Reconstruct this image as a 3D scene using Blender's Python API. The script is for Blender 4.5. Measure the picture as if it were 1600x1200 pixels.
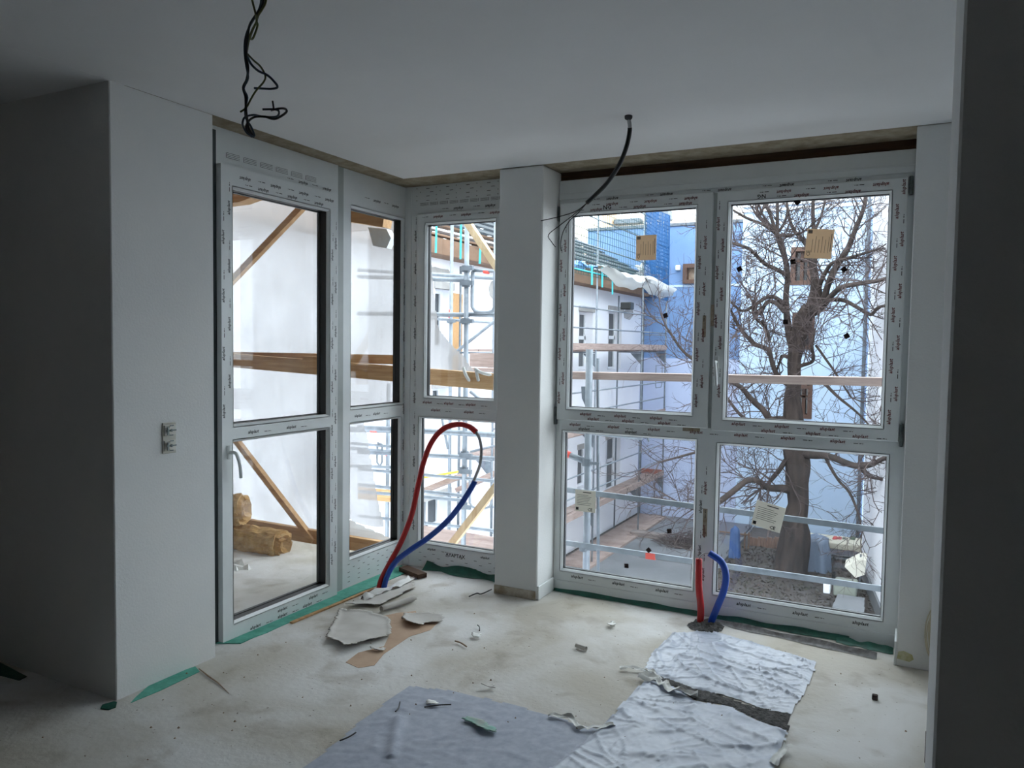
import bpy, math, random
from mathutils import Vector, Matrix, noise
random.seed(7)
PI = math.pi
for o in list(bpy.data.objects): bpy.data.objects.remove(o)
S = bpy.context.scene
COL = S.collection
# ---------------------------------------------------------------- camera
FPX = 1215.15
CAMP = Vector((2.9733, -4.1867, 1.541))
yaw, pitch, roll = (math.radians(a) for a in (27.3168, -2.8949, 0.8022))
FW = Vector((-math.sin(yaw)*math.cos(pitch), math.cos(yaw)*math.cos(pitch), math.sin(pitch)))
RT0 = Vector((math.cos(yaw), math.sin(yaw), 0)); UP0 = RT0.cross(FW)
RT = RT0*math.cos(roll)+UP0*math.sin(roll); UP = -RT0*math.sin(roll)+UP0*math.cos(roll)
cam = bpy.data.objects.new('camera', bpy.data.cameras.new('camera'))
cam.data.sensor_width = 36.0; cam.data.lens = FPX/1600*36.0; cam.data.clip_start = 0.05; cam.data.clip_end = 300
M = Matrix((RT, UP, -FW)).transposed().to_4x4(); M.translation = CAMP
cam.matrix_world = M
COL.objects.link(cam); S.camera = cam
# ---------------------------------------------------------------- world and exposure: overcast winter sky
SKY_STRENGTH = 6.6
EXPOSURE = 0.0
w = bpy.data.worlds.new('overcast'); S.world = w; w.use_nodes = True
bg = w.node_tree.nodes['Background']
bg.inputs[0].default_value = (0.89, 0.94, 1.0, 1); bg.inputs[1].default_value = SKY_STRENGTH
S.view_settings.view_transform = 'Standard'; S.view_settings.look = 'None'
S.view_settings.exposure = EXPOSURE; S.view_settings.gamma = 1.0; S.view_settings.use_curve_mapping = False
S.cycles.max_bounces = 14; S.cycles.diffuse_bounces = 8; S.cycles.transparent_max_bounces = 24
S.cycles.glossy_bounces = 4; S.cycles.transmission_bounces = 8
S.cycles.caustics_reflective = False; S.cycles.caustics_refractive = False
S.cycles.sample_clamp_indirect = 4.0

def at(u, v, ax, val):
    "point seen at pixel (u,v) of the 1600x1200 photograph, on the plane ax=val"
    d = FW+RT*((u-800)/FPX)-UP*((v-600)/FPX)
    i = 'xyz'.index(ax); return CAMP+d*((val-CAMP[i])/d[i])
def atd(u, v, dep):
    return CAMP+(FW+RT*((u-800)/FPX)-UP*((v-600)/FPX))*dep
# ---------------------------------------------------------------- materials
MATS = {}
def lin(c): return tuple((x/12.92 if x <= 0.04045 else ((x+0.055)/1.055)**2.4) for x in (k/255 for k in c))
def mat(name, col, rough=0.6, metal=0.0, noise_amt=0.0, scale=8.0, col2=None, bump=0.0, bscale=60.0, spec=0.5, stretch=None, coat=0.0, detail=6.0, lo=0.35, hi=0.65):
    if name in MATS: return MATS[name]
    m = bpy.data.materials.new(name); m.use_nodes = True; nt = m.node_tree; b = nt.nodes['Principled BSDF']
    b.inputs['Roughness'].default_value = rough; b.inputs['Metallic'].default_value = metal
    b.inputs['Specular IOR Level'].default_value = spec; b.inputs['Coat Weight'].default_value = coat
    b.inputs['Base Color'].default_value = (*lin(col), 1)
    tc = nt.nodes.new('ShaderNodeTexCoord'); mp = nt.nodes.new('ShaderNodeMapping')
    nt.links.new(tc.outputs['Object'], mp.inputs['Vector'])
    if stretch: mp.inputs['Scale'].default_value = stretch
    if col2:
        n = nt.nodes.new('ShaderNodeTexNoise'); n.inputs['Scale'].default_value = scale; n.inputs['Detail'].default_value = detail
        n.inputs['Roughness'].default_value = 0.6
        nt.links.new(mp.outputs[0], n.inputs['Vector'])
        r = nt.nodes.new('ShaderNodeValToRGB'); r.color_ramp.elements[0].position = lo; r.color_ramp.elements[1].position = hi
        r.color_ramp.elements[0].color = (*lin(col), 1); r.color_ramp.elements[1].color = (*lin(col2), 1)
        nt.links.new(n.outputs[0], r.inputs[0]); nt.links.new(r.outputs[0], b.inputs['Base Color'])
    if bump:
        n2 = nt.nodes.new('ShaderNodeTexNoise'); n2.inputs['Scale'].default_value = bscale; n2.inputs['Detail'].default_value = 4
        nt.links.new(mp.outputs[0], n2.inputs['Vector'])
        bp = nt.nodes.new('ShaderNodeBump'); bp.inputs['Strength'].default_value = bump; bp.inputs['Distance'].default_value = 0.01
        nt.links.new(n2.outputs[0], bp.inputs['Height']); nt.links.new(bp.outputs[0], b.inputs['Normal'])
    MATS[name] = m; return m
def glass_mat(name, tint=(0.93, 0.96, 0.96), haze=0.0):
    m = bpy.data.materials.new(name); m.use_nodes = True; nt = m.node_tree; nt.nodes.clear()
    out = nt.nodes.new('ShaderNodeOutputMaterial'); tr = nt.nodes.new('ShaderNodeBsdfTransparent'); tr.inputs[0].default_value = (*tint, 1)
    gl = nt.nodes.new('ShaderNodeBsdfGlossy'); gl.inputs['Roughness'].default_value = 0.01
    lw = nt.nodes.new('ShaderNodeLayerWeight'); lw.inputs[0].default_value = 0.5   # Schlick reflection, the same from both sides of the pane
    pw = nt.nodes.new('ShaderNodeMath'); pw.operation = 'POWER'; pw.inputs[1].default_value = 5.0
    fr = nt.nodes.new('ShaderNodeMath'); fr.operation = 'MULTIPLY_ADD'; fr.inputs[1].default_value = 0.92; fr.inputs[2].default_value = 0.04
    nt.links.new(lw.outputs['Facing'], pw.inputs[0]); nt.links.new(pw.outputs[0], fr.inputs[0])
    mx = nt.nodes.new('ShaderNodeMixShader'); nt.links.new(fr.outputs[0], mx.inputs[0])
    nt.links.new(tr.outputs[0], mx.inputs[1]); nt.links.new(gl.outputs[0], mx.inputs[2])
    last = mx
    if haze:
        df = nt.nodes.new('ShaderNodeBsdfDiffuse'); df.inputs[0].default_value = (0.7, 0.72, 0.75, 1)
        n = nt.nodes.new('ShaderNodeTexNoise'); n.inputs['Scale'].default_value = 3
        mu = nt.nodes.new('ShaderNodeMath'); mu.operation = 'MULTIPLY'; mu.inputs[1].default_value = haze*2
        nt.links.new(n.outputs[0], mu.inputs[0])
        m2 = nt.nodes.new('ShaderNodeMixShader'); nt.links.new(mu.outputs[0], m2.inputs[0])
        nt.links.new(mx.outputs[0], m2.inputs[1]); nt.links.new(df.outputs[0], m2.inputs[2]); last = m2
    nt.links.new(last.outputs[0], out.inputs[0]); MATS[name] = m; return m
def sheet_mat(name, col, trans, clear, rough=0.4):
    "milky plastic film: part diffuse, part translucent, part clear"
    m = bpy.data.materials.new(name); m.use_nodes = True; nt = m.node_tree; nt.nodes.clear()
    out = nt.nodes.new('ShaderNodeOutputMaterial')
    c = (*lin(col), 1)
    df = nt.nodes.new('ShaderNodeBsdfPrincipled'); df.inputs['Base Color'].default_value = c; df.inputs['Roughness'].default_value = rough
    tl = nt.nodes.new('ShaderNodeBsdfTranslucent'); tl.inputs[0].default_value = c
    tp = nt.nodes.new('ShaderNodeBsdfTransparent')
    a = nt.nodes.new('ShaderNodeMixShader'); a.inputs[0].default_value = trans
    nt.links.new(df.outputs[0], a.inputs[1]); nt.links.new(tl.outputs[0], a.inputs[2])
    b = nt.nodes.new('ShaderNodeMixShader')
    tc = nt.nodes.new('ShaderNodeTexCoord'); n = nt.nodes.new('ShaderNodeTexNoise'); n.inputs['Scale'].default_value = 1.5; n.inputs['Detail'].default_value = 6
    nt.links.new(tc.outputs['Object'], n.inputs['Vector'])
    mu = nt.nodes.new('ShaderNodeMath'); mu.operation = 'MULTIPLY'; mu.inputs[1].default_value = clear*2
    nt.links.new(n.outputs[0], mu.inputs[0]); nt.links.new(mu.outputs[0], b.inputs[0])
    nt.links.new(a.outputs[0], b.inputs[1]); nt.links.new(tp.outputs[0], b.inputs[2])
    nt.links.new(b.outputs[0], out.inputs[0]); MATS[name] = m; return m

PLASTER = mat('plaster', (232, 232, 230), 0.85, col2=(224, 226, 226), scale=1.5, bump=0.12, bscale=90, spec=0.2)
CEIL = mat('ceiling_paint', (236, 237, 238), 0.9, col2=(230, 231, 232), scale=1.0, bump=0.05, bscale=60, spec=0.15)
SOFFIT = mat('raw_soffit', (168, 158, 140), 0.9, col2=(140, 128, 108), scale=14, bump=0.3, bscale=60, spec=0.1)
PVC = mat('white_pvc', (226, 230, 230), 0.3, col2=(216, 221, 222), scale=2.5, spec=0.5)
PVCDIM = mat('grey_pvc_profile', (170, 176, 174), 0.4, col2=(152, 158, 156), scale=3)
GASKET = mat('black_gasket', (26, 29, 31), 0.5)
STEELD = mat('hinge_metal', (70, 78, 78), 0.35, metal=0.7, col2=(110, 118, 118), scale=40)
INK = mat('dark_ink', (20, 18, 20), 0.7); REDINK = mat('dark_red_ink', (96, 14, 20), 0.7)
TIMBERD = mat('dark_timber', (92, 66, 48), 0.85, col2=(66, 48, 36), scale=6, stretch=(0.5, 8, 8), bump=0.3, bscale=20)
WOOD = mat('pine_timber', (196, 158, 112), 0.7, col2=(164, 122, 80), scale=5, stretch=(0.6, 9, 9), bump=0.2, bscale=25)
WOODP = mat('pale_batten_timber', (224, 202, 168), 0.7, col2=(200, 172, 134), scale=6, stretch=(4, 4, 0.8), bump=0.2)
WOODG = mat('weathered_board', (166, 148, 140), 0.85, col2=(134, 114, 108), scale=4, stretch=(0.7, 0.7, 9), bump=0.3, bscale=25)
GALV = mat('galvanised_steel', (140, 148, 156), 0.5, metal=0.35, col2=(114, 122, 130), scale=9, bump=0.1, bscale=50)
GALVD = mat('dull_galvanised_steel', (116, 124, 132), 0.55, metal=0.35, col2=(92, 100, 108), scale=7)
REDTAPE = mat('red_marker_band', (232, 84, 70), 0.6)
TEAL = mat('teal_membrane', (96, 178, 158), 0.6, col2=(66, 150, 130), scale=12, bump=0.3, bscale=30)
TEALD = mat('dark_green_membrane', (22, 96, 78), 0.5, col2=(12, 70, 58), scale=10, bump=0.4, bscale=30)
REDP = mat('red_conduit', (178, 22, 26), 0.35, bump=0.1, bscale=100); BLUEP = mat('blue_conduit', (18, 72, 170), 0.35, bump=0.1, bscale=100)
GREYP = mat('grey_inner_pipe', (170, 170, 172), 0.4); BLACK = mat('black_cable', (28, 29, 30), 0.5)
CABG = mat('green_yellow_cable', (86, 88, 42), 0.5); CABB = mat('blue_grey_cable', (50, 66, 78), 0.5)
WALLW = mat('white_render', (226, 228, 238), 0.9, col2=(216, 218, 230), scale=0.6, spec=0.1)
WALLG = mat('shaded_white_render', (186, 192, 206), 0.9, col2=(172, 180, 196), scale=1.2, spec=0.1); WALLF = mat('bright_white_render', (240, 241, 246), 0.9, col2=(232, 233, 240), scale=0.6, spec=0.1)
WALLB = mat('pale_blue_render', (122, 150, 190), 0.9, col2=(114, 144, 186), scale=0.4, spec=0.1)
WALLL = mat('lavender_render', (186, 196, 222), 0.9, col2=(176, 188, 216), scale=.5, spec=.1)
WALLP = mat('white_blue_render', (200, 220, 240), 0.9, col2=(186, 208, 234), scale=0.5, spec=0.1)
GPATCH = mat('grey_mortar_patch', (170, 168, 166), 0.95, col2=(150, 148, 146), scale=3)
WINF = mat('white_far_frame', (225, 228, 232), 0.5); WINB = mat('brown_window_frame', (92, 66, 54), 0.6)
DARKG = mat('far_window_glass', (54, 60, 66), 0.12, spec=0.8); LITG = mat('far_window_glass_bright', (150, 122, 100), 0.2, col2=(210, 190, 170), scale=3)
ROOFT = mat('slate_grey_roof', (62, 70, 76), 0.8, col2=(46, 52, 58), scale=12, bump=0.4, bscale=25)
BRN = mat('brown_fascia', (128, 100, 80), 0.8, col2=(108, 84, 66), scale=4)
NETB = mat('blue_safety_net', (24, 84, 136), 0.7); NETG = mat('green_safety_net', (30, 72, 70), 0.7)
CYAN = mat('turquoise_strap', (70, 196, 206), 0.5)
GROUND = mat('garden_soil', (62, 56, 54), 0.95, col2=(84, 78, 76), scale=0.9, bump=0.5, bscale=8)
PAVE = mat('grey_paving', (118, 120, 124), 0.9, col2=(98, 102, 106), scale=1.2)
BARK = mat('rough_bark', (74, 63, 58), 0.95, col2=(42, 36, 34), scale=5, stretch=(1, 1, 0.3), bump=0.8, bscale=14)
TWIG = mat('twig_bark', (84, 72, 70), 0.9, col2=(64, 54, 54), scale=2)
BALC = mat('balcony_concrete', (164, 162, 162), 0.92, col2=(130, 128, 128), scale=4, bump=0.4, bscale=30)
WOOL = mat('mineral_wool', (200, 166, 116), 0.95, col2=(158, 122, 76), scale=14, bump=0.9, bscale=35, spec=0.05)
PAPERW = mat('white_paper', (226, 226, 222), 0.7, bump=0.2); GREYTX = mat('grey_print', (120, 112, 104), 0.8)
CORK = mat('dark_cork', (56, 42, 40), 0.9)
RUBBLE = mat('dark_rubble', (88, 86, 84), 0.95, col2=(44, 44, 44), scale=60, bump=1.0, bscale=90)
CARD = mat('grey_floor_card', (206, 203, 198), 0.85, col2=(192, 188, 182), scale=6, spec=0.2)
CARDB = mat('brown_card_underside', (150, 128, 106), 0.85)
BARE = mat('bare_tan_floor', (196, 168, 144), 0.85, col2=(180, 152, 128), scale=6)
GLASS = glass_mat('clear_glazing'); GLASSD = glass_mat('dusty_glazing', haze=0.035)
SHEET = sheet_mat('milky_sheeting', (166, 163, 162), 0.42, 0.18)
TARP = sheet_mat('white_tarp', (206, 206, 204), 0.3, 0.02)
LABEL = sheet_mat('label_paper', (224, 206, 182), 0.35, 0.0, 0.7); LABELW = sheet_mat('white_label_paper', (232, 230, 222), 0.3, 0.0, 0.7)
FILM = mat('crumpled_masking_film', (188, 194, 206), 0.38, col2=(166, 174, 190), scale=9, spec=0.5)
FILMB = mat('flat_blueish_film', (176, 182, 194), 0.55, col2=(156, 162, 178), scale=22, spec=0.3)

def floor_mat():
    m = mat('dusty_floor_cover', (198, 194, 186), 0.8, spec=0.25, bump=0.25, bscale=35)
    nt = m.node_tree; b = nt.nodes['Principled BSDF']
    tc = nt.nodes['Texture Coordinate']
    def nz(scale, lo, hi, c1, c2, det=5, dist=0.0):
        n = nt.nodes.new('ShaderNodeTexNoise'); n.inputs['Scale'].default_value = scale; n.inputs['Detail'].default_value = det; n.inputs['Distortion'].default_value = dist
        nt.links.new(tc.outputs['Object'], n.inputs['Vector'])
        r = nt.nodes.new('ShaderNodeValToRGB'); r.color_ramp.elements[0].position = lo; r.color_ramp.elements[1].position = hi
        r.color_ramp.elements[0].color = c1; r.color_ramp.elements[1].color = c2
        nt.links.new(n.outputs[0], r.inputs[0]); return r
    a = nz(1.3, 0.38, 0.62, (*lin((218, 217, 215)), 1), (*lin((186, 180, 168)), 1), 6, 0.6)
    s = nz(4.5, 0.55, 0.85, (1, 1, 1, 1), (*lin((190, 180, 166)), 1), 8, 0.4)
    k = nz(55, 0.70, 0.76, (1, 1, 1, 1), (*lin((150, 140, 128)), 1), 2)
    m1 = nt.nodes.new('ShaderNodeMixRGB'); m1.blend_type = 'MULTIPLY'; m1.inputs[0].default_value = 1
    m2 = nt.nodes.new('ShaderNodeMixRGB'); m2.blend_type = 'MULTIPLY'; m2.inputs[0].default_value = 1
    nt.links.new(a.outputs[0], m1.inputs[1]); nt.links.new(s.outputs[0], m1.inputs[2])
    nt.links.new(m1.outputs[0], m2.inputs[1]); nt.links.new(k.outputs[0], m2.inputs[2])
    nt.links.new(m2.outputs[0], b.inputs['Base Color']); return m
FLOOR = floor_mat()

# ---------------------------------------------------------------- mesh building
class MB:
    def __init__(s): s.v = []; s.f = []
    def add(s, vs, fs):
        n = len(s.v); s.v += [Vector(p) for p in vs]; s.f += [tuple(n+i for i in f) for f in fs]; return s
    def box(s, a, b):
        (x0, y0, z0), (x1, y1, z1) = [min(p, q) for p, q in zip(a, b)], [max(p, q) for p, q in zip(a, b)]
        return s.add([(x0,y0,z0),(x1,y0,z0),(x1,y1,z0),(x0,y1,z0),(x0,y0,z1),(x1,y0,z1),(x1,y1,z1),(x0,y1,z1)],
                     [(0,3,2,1),(4,5,6,7),(0,1,5,4),(1,2,6,5),(2,3,7,6),(3,0,4,7)])
    def bbox(s, a, b, c=0.004):
        "box with chamfered edges"
        lo = [min(p, q) for p, q in zip(a, b)]; hi = [max(p, q) for p, q in zip(a, b)]
        c = min([c]+[(h-l)*0.4 for l, h in zip(lo, hi)])
        V = []; idx = {}
        for ix in (0, 1):
            for iy in (0, 1):
                for iz in (0, 1):
                    p = [hi[0] if ix else lo[0], hi[1] if iy else lo[1], hi[2] if iz else lo[2]]
                    q = [-c if ix else c, -c if iy else c, -c if iz else c]
                    for k in range(3):
                        r = [p[j]+(q[j] if j != k else 0) for j in range(3)]; idx[(ix, iy, iz, k)] = len(V); V.append(r)
        F = []
        for k in range(3):
            for e in (0, 1):
                i, j = [t for t in range(3) if t != k]; loop = []
                for (p, q) in ((0, 0), (1, 0), (1, 1), (0, 1)):
                    key = [0, 0, 0]; key[k] = e; key[i] = p; key[j] = q; loop.append(idx[(*key, k)])
                F.append(tuple(loop))
        for k in range(3):
            i, j = [t for t in range(3) if t != k]
            for p in (0, 1):
                for q in (0, 1):
                    k0 = [0, 0, 0]; k0[i] = p; k0[j] = q; k1 = list(k0); k1[k] = 1
                    F.append((idx[(*k0, i)], idx[(*k0, j)], idx[(*k1, j)], idx[(*k1, i)]))
        for ix in (0, 1):
            for iy in (0, 1):
                for iz in (0, 1): F.append(tuple(idx[(ix, iy, iz, k)] for k in range(3)))
        return s.add(V, F)
    def bar(s, p0, p1, wd, ht, up=(0, 0, 1)):
        p0, p1 = Vector(p0), Vector(p1); d = (p1-p0).normalized(); up = Vector(up)
        sd = d.cross(up)
        if sd.length < 1e-4: sd = d.cross(Vector((1, 0, 0)))
        sd.normalize(); u = sd.cross(d).normalized(); a = sd*wd/2; b = u*ht/2
        return s.add([p0-a-b, p0+a-b, p0+a+b, p0-a+b, p1-a-b, p1+a-b, p1+a+b, p1-a+b],
                     [(0,3,2,1),(4,5,6,7),(0,1,5,4),(1,2,6,5),(2,3,7,6),(3,0,4,7)])
    def tube(s, pts, r, n=8, caps=True):
        pts = [Vector(p) for p in pts]; R = r if isinstance(r, (list, tuple)) else [r]*len(pts)
        base = len(s.v); nrm = None
        for i, p in enumerate(pts):
            d = (pts[min(i+1, len(pts)-1)]-pts[max(i-1, 0)]).normalized()
            if nrm is None:
                nrm = d.orthogonal().normalized()
            nrm = (nrm-d*nrm.dot(d))
            nrm = nrm.normalized() if nrm.length > 1e-6 else d.orthogonal().normalized()
            b = d.cross(nrm)
            for k in range(n):
                a = 2*PI*k/n; s.v.append(p+(nrm*math.cos(a)+b*math.sin(a))*R[i])
        for i in range(len(pts)-1):
            for k in range(n):
                k2 = (k+1) % n; s.f.append((base+i*n+k, base+i*n+k2, base+(i+1)*n+k2, base+(i+1)*n+k))
        if caps:
            s.f.append(tuple(base+k for k in reversed(range(n)))); s.f.append(tuple(base+(len(pts)-1)*n+k for k in range(n)))
        return s
    def prism(s, poly, off):
        "closed polygon extruded by vector off"
        n = len(poly); off = Vector(off); P = [Vector(p) for p in poly]
        return s.add(P+[p+off for p in P], [tuple(reversed(range(n))), tuple(range(n, 2*n))]+[(i, (i+1) % n, n+(i+1) % n, n+i) for i in range(n)])
    def loft(s, mp, loops, closed=False):
        "loops: list of (s0,z0,s1,z1,d) rectangles in wall coordinates"
        b = len(s.v)
        for (s0, z0, s1, z1, d) in loops:
            for q in ((s0, z0), (s1, z0), (s1, z1), (s0, z1)): s.v.append(Vector(mp(q[0], d, q[1])))
        for i in range(len(loops)-1):
            for k in range(4):
                k2 = (k+1) % 4; s.f.append((b+4*i+k, b+4*i+k2, b+4*i+4+k2, b+4*i+4+k))
        if closed: s.f.append(tuple(b+4*(len(loops)-1)+k for k in range(4)))
        return s
    def build(s, name, m, parent=None, smooth=False, fix=True):
        me = bpy.data.meshes.new(name)
        base = Vector((0, 0, 0)); p = parent
        while p is not None: base = base+p.location; p = p.parent
        me.from_pydata([tuple(v-base) for v in s.v], [], s.f); me.materials.append(m)
        if fix:
            import bmesh
            bm = bmesh.new(); bm.from_mesh(me); bmesh.ops.recalc_face_normals(bm, faces=bm.faces); bm.to_mesh(me); bm.free()
        if smooth:
            for pl in me.polygons: pl.use_smooth = True
        me.update()
        o = bpy.data.objects.new(name, me); COL.objects.link(o)
        if parent is not None: o.parent = parent
        return o
def tag(o, label=None, cat=None, group=None, kind=None):
    if label: o['label'] = label
    if cat: o['category'] = cat
    if group: o['group'] = group
    if kind: o['kind'] = kind
    return o
def thing(name, loc, label=None, cat=None, group=None, kind=None):
    o = bpy.data.objects.new(name, None); COL.objects.link(o); o.location = loc; o.empty_display_size = 0.1
    return tag(o, label, cat, group, kind)
def struct(name, mb, m, parent=None, label=None, **k):
    o = mb.build(name, m, parent, **k)
    if parent is None: o['kind'] = 'structure'
    if label: o['label'] = label
    return o
def smoothpath(pts, n=6):
    "Catmull-Rom through points (vectors or (vector,radius) pairs)"
    P = [Vector(p) for p in pts]; out = []
    for i in range(len(P)-1):
        p0, p1, p2, p3 = P[max(i-1, 0)], P[i], P[i+1], P[min(i+2, len(P)-1)]
        for k in range(n):
            t = k/n
            out.append(0.5*((2*p1)+(p2-p0)*t+(2*p0-5*p1+4*p2-p3)*t*t+(3*p1-p0-3*p2+p3)*t**3))
    out.append(P[-1]); return out
def lerp(a, b, t): return a+(b-a)*t
# lettering as flat geometry
_T = {}
def glyphs(txt):
    if txt not in _T:
        c = bpy.data.curves.new('lettering', 'FONT'); c.body = txt; c.size = 1.0; c.resolution_u = 1; c.align_x = 'LEFT'; c.offset = 0.022
        o = bpy.data.objects.new('lettering', c); COL.objects.link(o)
        dg = bpy.context.evaluated_depsgraph_get(); me = bpy.data.meshes.new_from_object(o.evaluated_get(dg))
        vs = [(v.co.x, v.co.y) for v in me.vertices]; fs = [tuple(p.vertices) for p in me.polygons]
        bpy.data.objects.remove(o); bpy.data.meshes.remove(me); bpy.data.curves.remove(c)
        _T[txt] = (vs, fs, max(v[0] for v in vs))
    return _T[txt]
def letter(mb, txt, mp, s, z, d, size, ang=0.0, shear=0.0):
    vs, fs, wd = glyphs(txt); ca, sa = math.cos(ang), math.sin(ang)
    mb.add([mp(s+((x+shear*y)*ca-y*sa)*size, d, z+((x+shear*y)*sa+y*ca)*size) for x, y in vs], fs)
    return wd*size
def dash(mb, mp, s, z, d, L, H, ang=0.0):
    ca, sa = math.cos(ang), math.sin(ang)
    mb.add([mp(s+x*ca-y*sa, d, z+x*sa+y*ca) for x, y in ((0, 0), (L, 0), (L, H), (0, H))], [(0, 1, 2, 3)])
def print_row(mb, mb2, mp, s0, z0, length, d, ang, size=0.0245, period=0.25, phase=0.0):
    "the profile maker's word repeated along a bar"
    ca, sa = math.cos(ang), math.sin(ang); t = phase
    while t+0.14 < length:
        x, z = s0+ca*t, z0+sa*t
        letter(mb, 'aluplast', mp, x, z, d, size, ang, 0.25)
        q = t+0.116
        if q+0.05 < length:
            dash(mb2, mp, s0+ca*q, z0+sa*q, d, 0.022, 0.0034, ang); dash(mb2, mp, s0+ca*(q+0.028), z0+sa*(q+0.028), d, 0.010, 0.0036, ang); dash(mb2, mp, s0+ca*(q+0.041), z0+sa*(q+0.041), d, 0.006, 0.0028, ang)
        t += period

H = 2.6
MY = lambda s, d, z: (s, d, z)          # window wall facing the tree: s=x, depth=+y
MX = lambda s, d, z: (-d, s, z)         # balcony wall: s=y, depth=-x
# ---------------------------------------------------------------- room shell
struct('floor', MB().box((-4.2, -8.2, -0.12), (6.2, 0.34, 0)), FLOOR)
struct('ceiling', MB().box((0.004, -8.2, H), (6.2, -0.004, H+0.16)).box((-4.2, -8.2, H), (0.0035, -2.0, H+0.16)), CEIL)
struct('trim_soffit_window', MB().box((-0.6, 0.004, H+0.002), (3.2, 0.36, H+0.14)), SOFFIT, label='unpainted soffit strip above the windows')
struct('trim_soffit_balcony', MB().box((-0.36, -1.8, H+0.002), (-0.004, -0.002, H+0.14)), SOFFIT, label='unpainted soffit strip above the balcony door')
struct('trim_painted_shadow_line', MB().box((-0.003, -1.535, H+0.006), (0.003, 0.0, H+0.14)).box((-0.003, -0.0035, H+0.006), (2.94, 0.0035, H+0.14)), GASKET)  # black strip in the ceiling edge gap, colour stands in for its shadow line
struct('wall_left', MB().prism([(0, -2.065, 0), (0, -1.540, 0), (-0.36, -1.540, 0), (-0.36, -1.80, 0), (-4.0, -1.80, 0), (-4.0, -2.069, 0), (-0.004, -2.069, 0)], (0, 0, H)), PLASTER, label='white wall left of the balcony door, lit on one face and shaded on its return')
BARECONC = mat('bare_concrete', (150, 144, 136), 0.9, col2=(128, 122, 114), scale=2, bump=0.2)
struct('wall_far_left', MB().box((-4.2, -8.0, 0), (-4.0, -1.8, H)), mat('warm_plaster', (226, 206, 176), 0.9))
struct('wall_back', MB().box((-4.2, -8.2, 0), (6.2, -8.0, H)), BARECONC)
struct('wall_far_right', MB().box((6.0, -8.0, 0), (6.2, -2.1, H)), BARECONC)
struct('wall_right', MB().bbox((2.946, 0.0, 0), (3.62, 0.36, H), 0.004), PLASTER, label='white wall right of the large window')
struct('wall_right_return', MB().box((3.5, -2.12, 0), (3.62, 0.0, H)), PLASTER)
struct('wall_right_pier', MB().bbox((3.03, -2.563, 0), (6.0, -2.115, H), 0.005), PLASTER, label='near wall end at the right, its face in shadow')
struct('wall_pillar', MB().bbox((0.7064, 0.0, 0), (0.9985, 0.34, H), 0.006), PLASTER, label='square white pillar between the narrow and the large window')
struct('baseboard_pillar', MB().bbox((0.9985, 0.004, 0.0), (1.010, 0.225, 0.085), 0.003), PVC, label='short white skirting on the side of the pillar')
struct('trim_pillar_foot', MB().bbox((0.7064, -0.006, 0.0), (0.992, 0.0, 0.055), 0.002), mat('dirty_plaster', (150, 136, 112), 0.95, col2=(196, 190, 178), scale=14, bump=0.5), label='dirty plaster edge along the foot of the pillar')
struct('baseboard_right', MB().bbox((2.936, -0.002, 0.0), (2.946, 0.20, 0.12), 0.003), PVC)
struct('trim_timber_head', MB().box((0.99, 0.26, 2.548), (2.946, 0.36, H+0.002)), TIMBERD, label='dark timber batten above the large window')

# ---------------------------------------------------------------- windows
def opening(parent, mp, rect, face, glass_d, name='glazing_bead', bevel=0.012, pane=GLASS):
    s0, z0, s1, z1 = rect; b = bevel
    bm = MB().loft(mp, [(s0-0.004, z0-0.004, s1+0.004, z1+0.004, face), (s0, z0, s1, z1, face), (s0+b, z0+b, s1-b, z1-b, face+0.014), (s0+b, z0+b, s1-b, z1-b, face+0.02)])
    bead = bm.build(name, PVC, parent)
    g = 0.003
    gk = MB().loft(mp, [(s0+b, z0+b, s1-b, z1-b, face+0.018), (s0+b, z0+b, s1-b, z1-b, glass_d-0.001), (s0+b+g, z0+b+g, s1-b-g, z1-b-g, glass_d-0.001), (s0+b+g, z0+b+g, s1-b-g, z1-b-g, glass_d+0.02)])
    gk.build('gasket', GASKET, parent)
    p = MB(); a = Vector(mp(s0+b-0.001, glass_d, z0+b-0.001)); c = Vector(mp(s1-b+0.001, glass_d+0.004, z1-b+0.001)); p.box(a, c)
    po = p.build('pane', pane, parent)
    return po
def holed(mp, rect, holes, d0, d1):
    "a plate with rectangular holes, as one mesh with reveals"
    mb = MB(); S0 = sorted({rect[0], rect[2]}|{h[0] for h in holes}|{h[2] for h in holes}); Z0 = sorted({rect[1], rect[3]}|{h[1] for h in holes}|{h[3] for h in holes})
    S0 = [q for q in S0 if rect[0] <= q <= rect[2]]; Z0 = [q for q in Z0 if rect[1] <= q <= rect[3]]
    for i in range(len(S0)-1):
        for j in range(len(Z0)-1):
            cs, cz = (S0[i]+S0[i+1])/2, (Z0[j]+Z0[j+1])/2
            if any(h[0] < cs < h[2] and h[1] < cz < h[3] for h in holes): continue
            q = [(S0[i], Z0[j]), (S0[i+1], Z0[j]), (S0[i+1], Z0[j+1]), (S0[i], Z0[j+1])]
            mb.add([mp(a, d0, b) for a, b in q], [(0, 1, 2, 3)]); mb.add([mp(a, d1, b) for a, b in q], [(3, 2, 1, 0)])
    for h in [rect]+list(holes):
        q = [(h[0], h[1]), (h[2], h[1]), (h[2], h[3]), (h[0], h[3])]
        for k in range(4):
            a, b = q[k], q[(k+1) % 4]
            mb.add([mp(a[0], d0, a[1]), mp(b[0], d0, b[1]), mp(b[0], d1, b[1]), mp(a[0], d1, a[1])], [(0, 1, 2, 3)])
    return mb
def sash_mb(mp, outer, inner, face, back):
    s0, z0, s1, z1 = outer; c = 0.004; a = inner
    return MB().loft(mp, [(s0, z0, s1, z1, back), (s0, z0, s1, z1, face+c), (s0+c, z0+c, s1-c, z1-c, face), (a[0], a[1], a[2], a[3], face), (a[0], a[1], a[2], a[3], back)])
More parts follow.
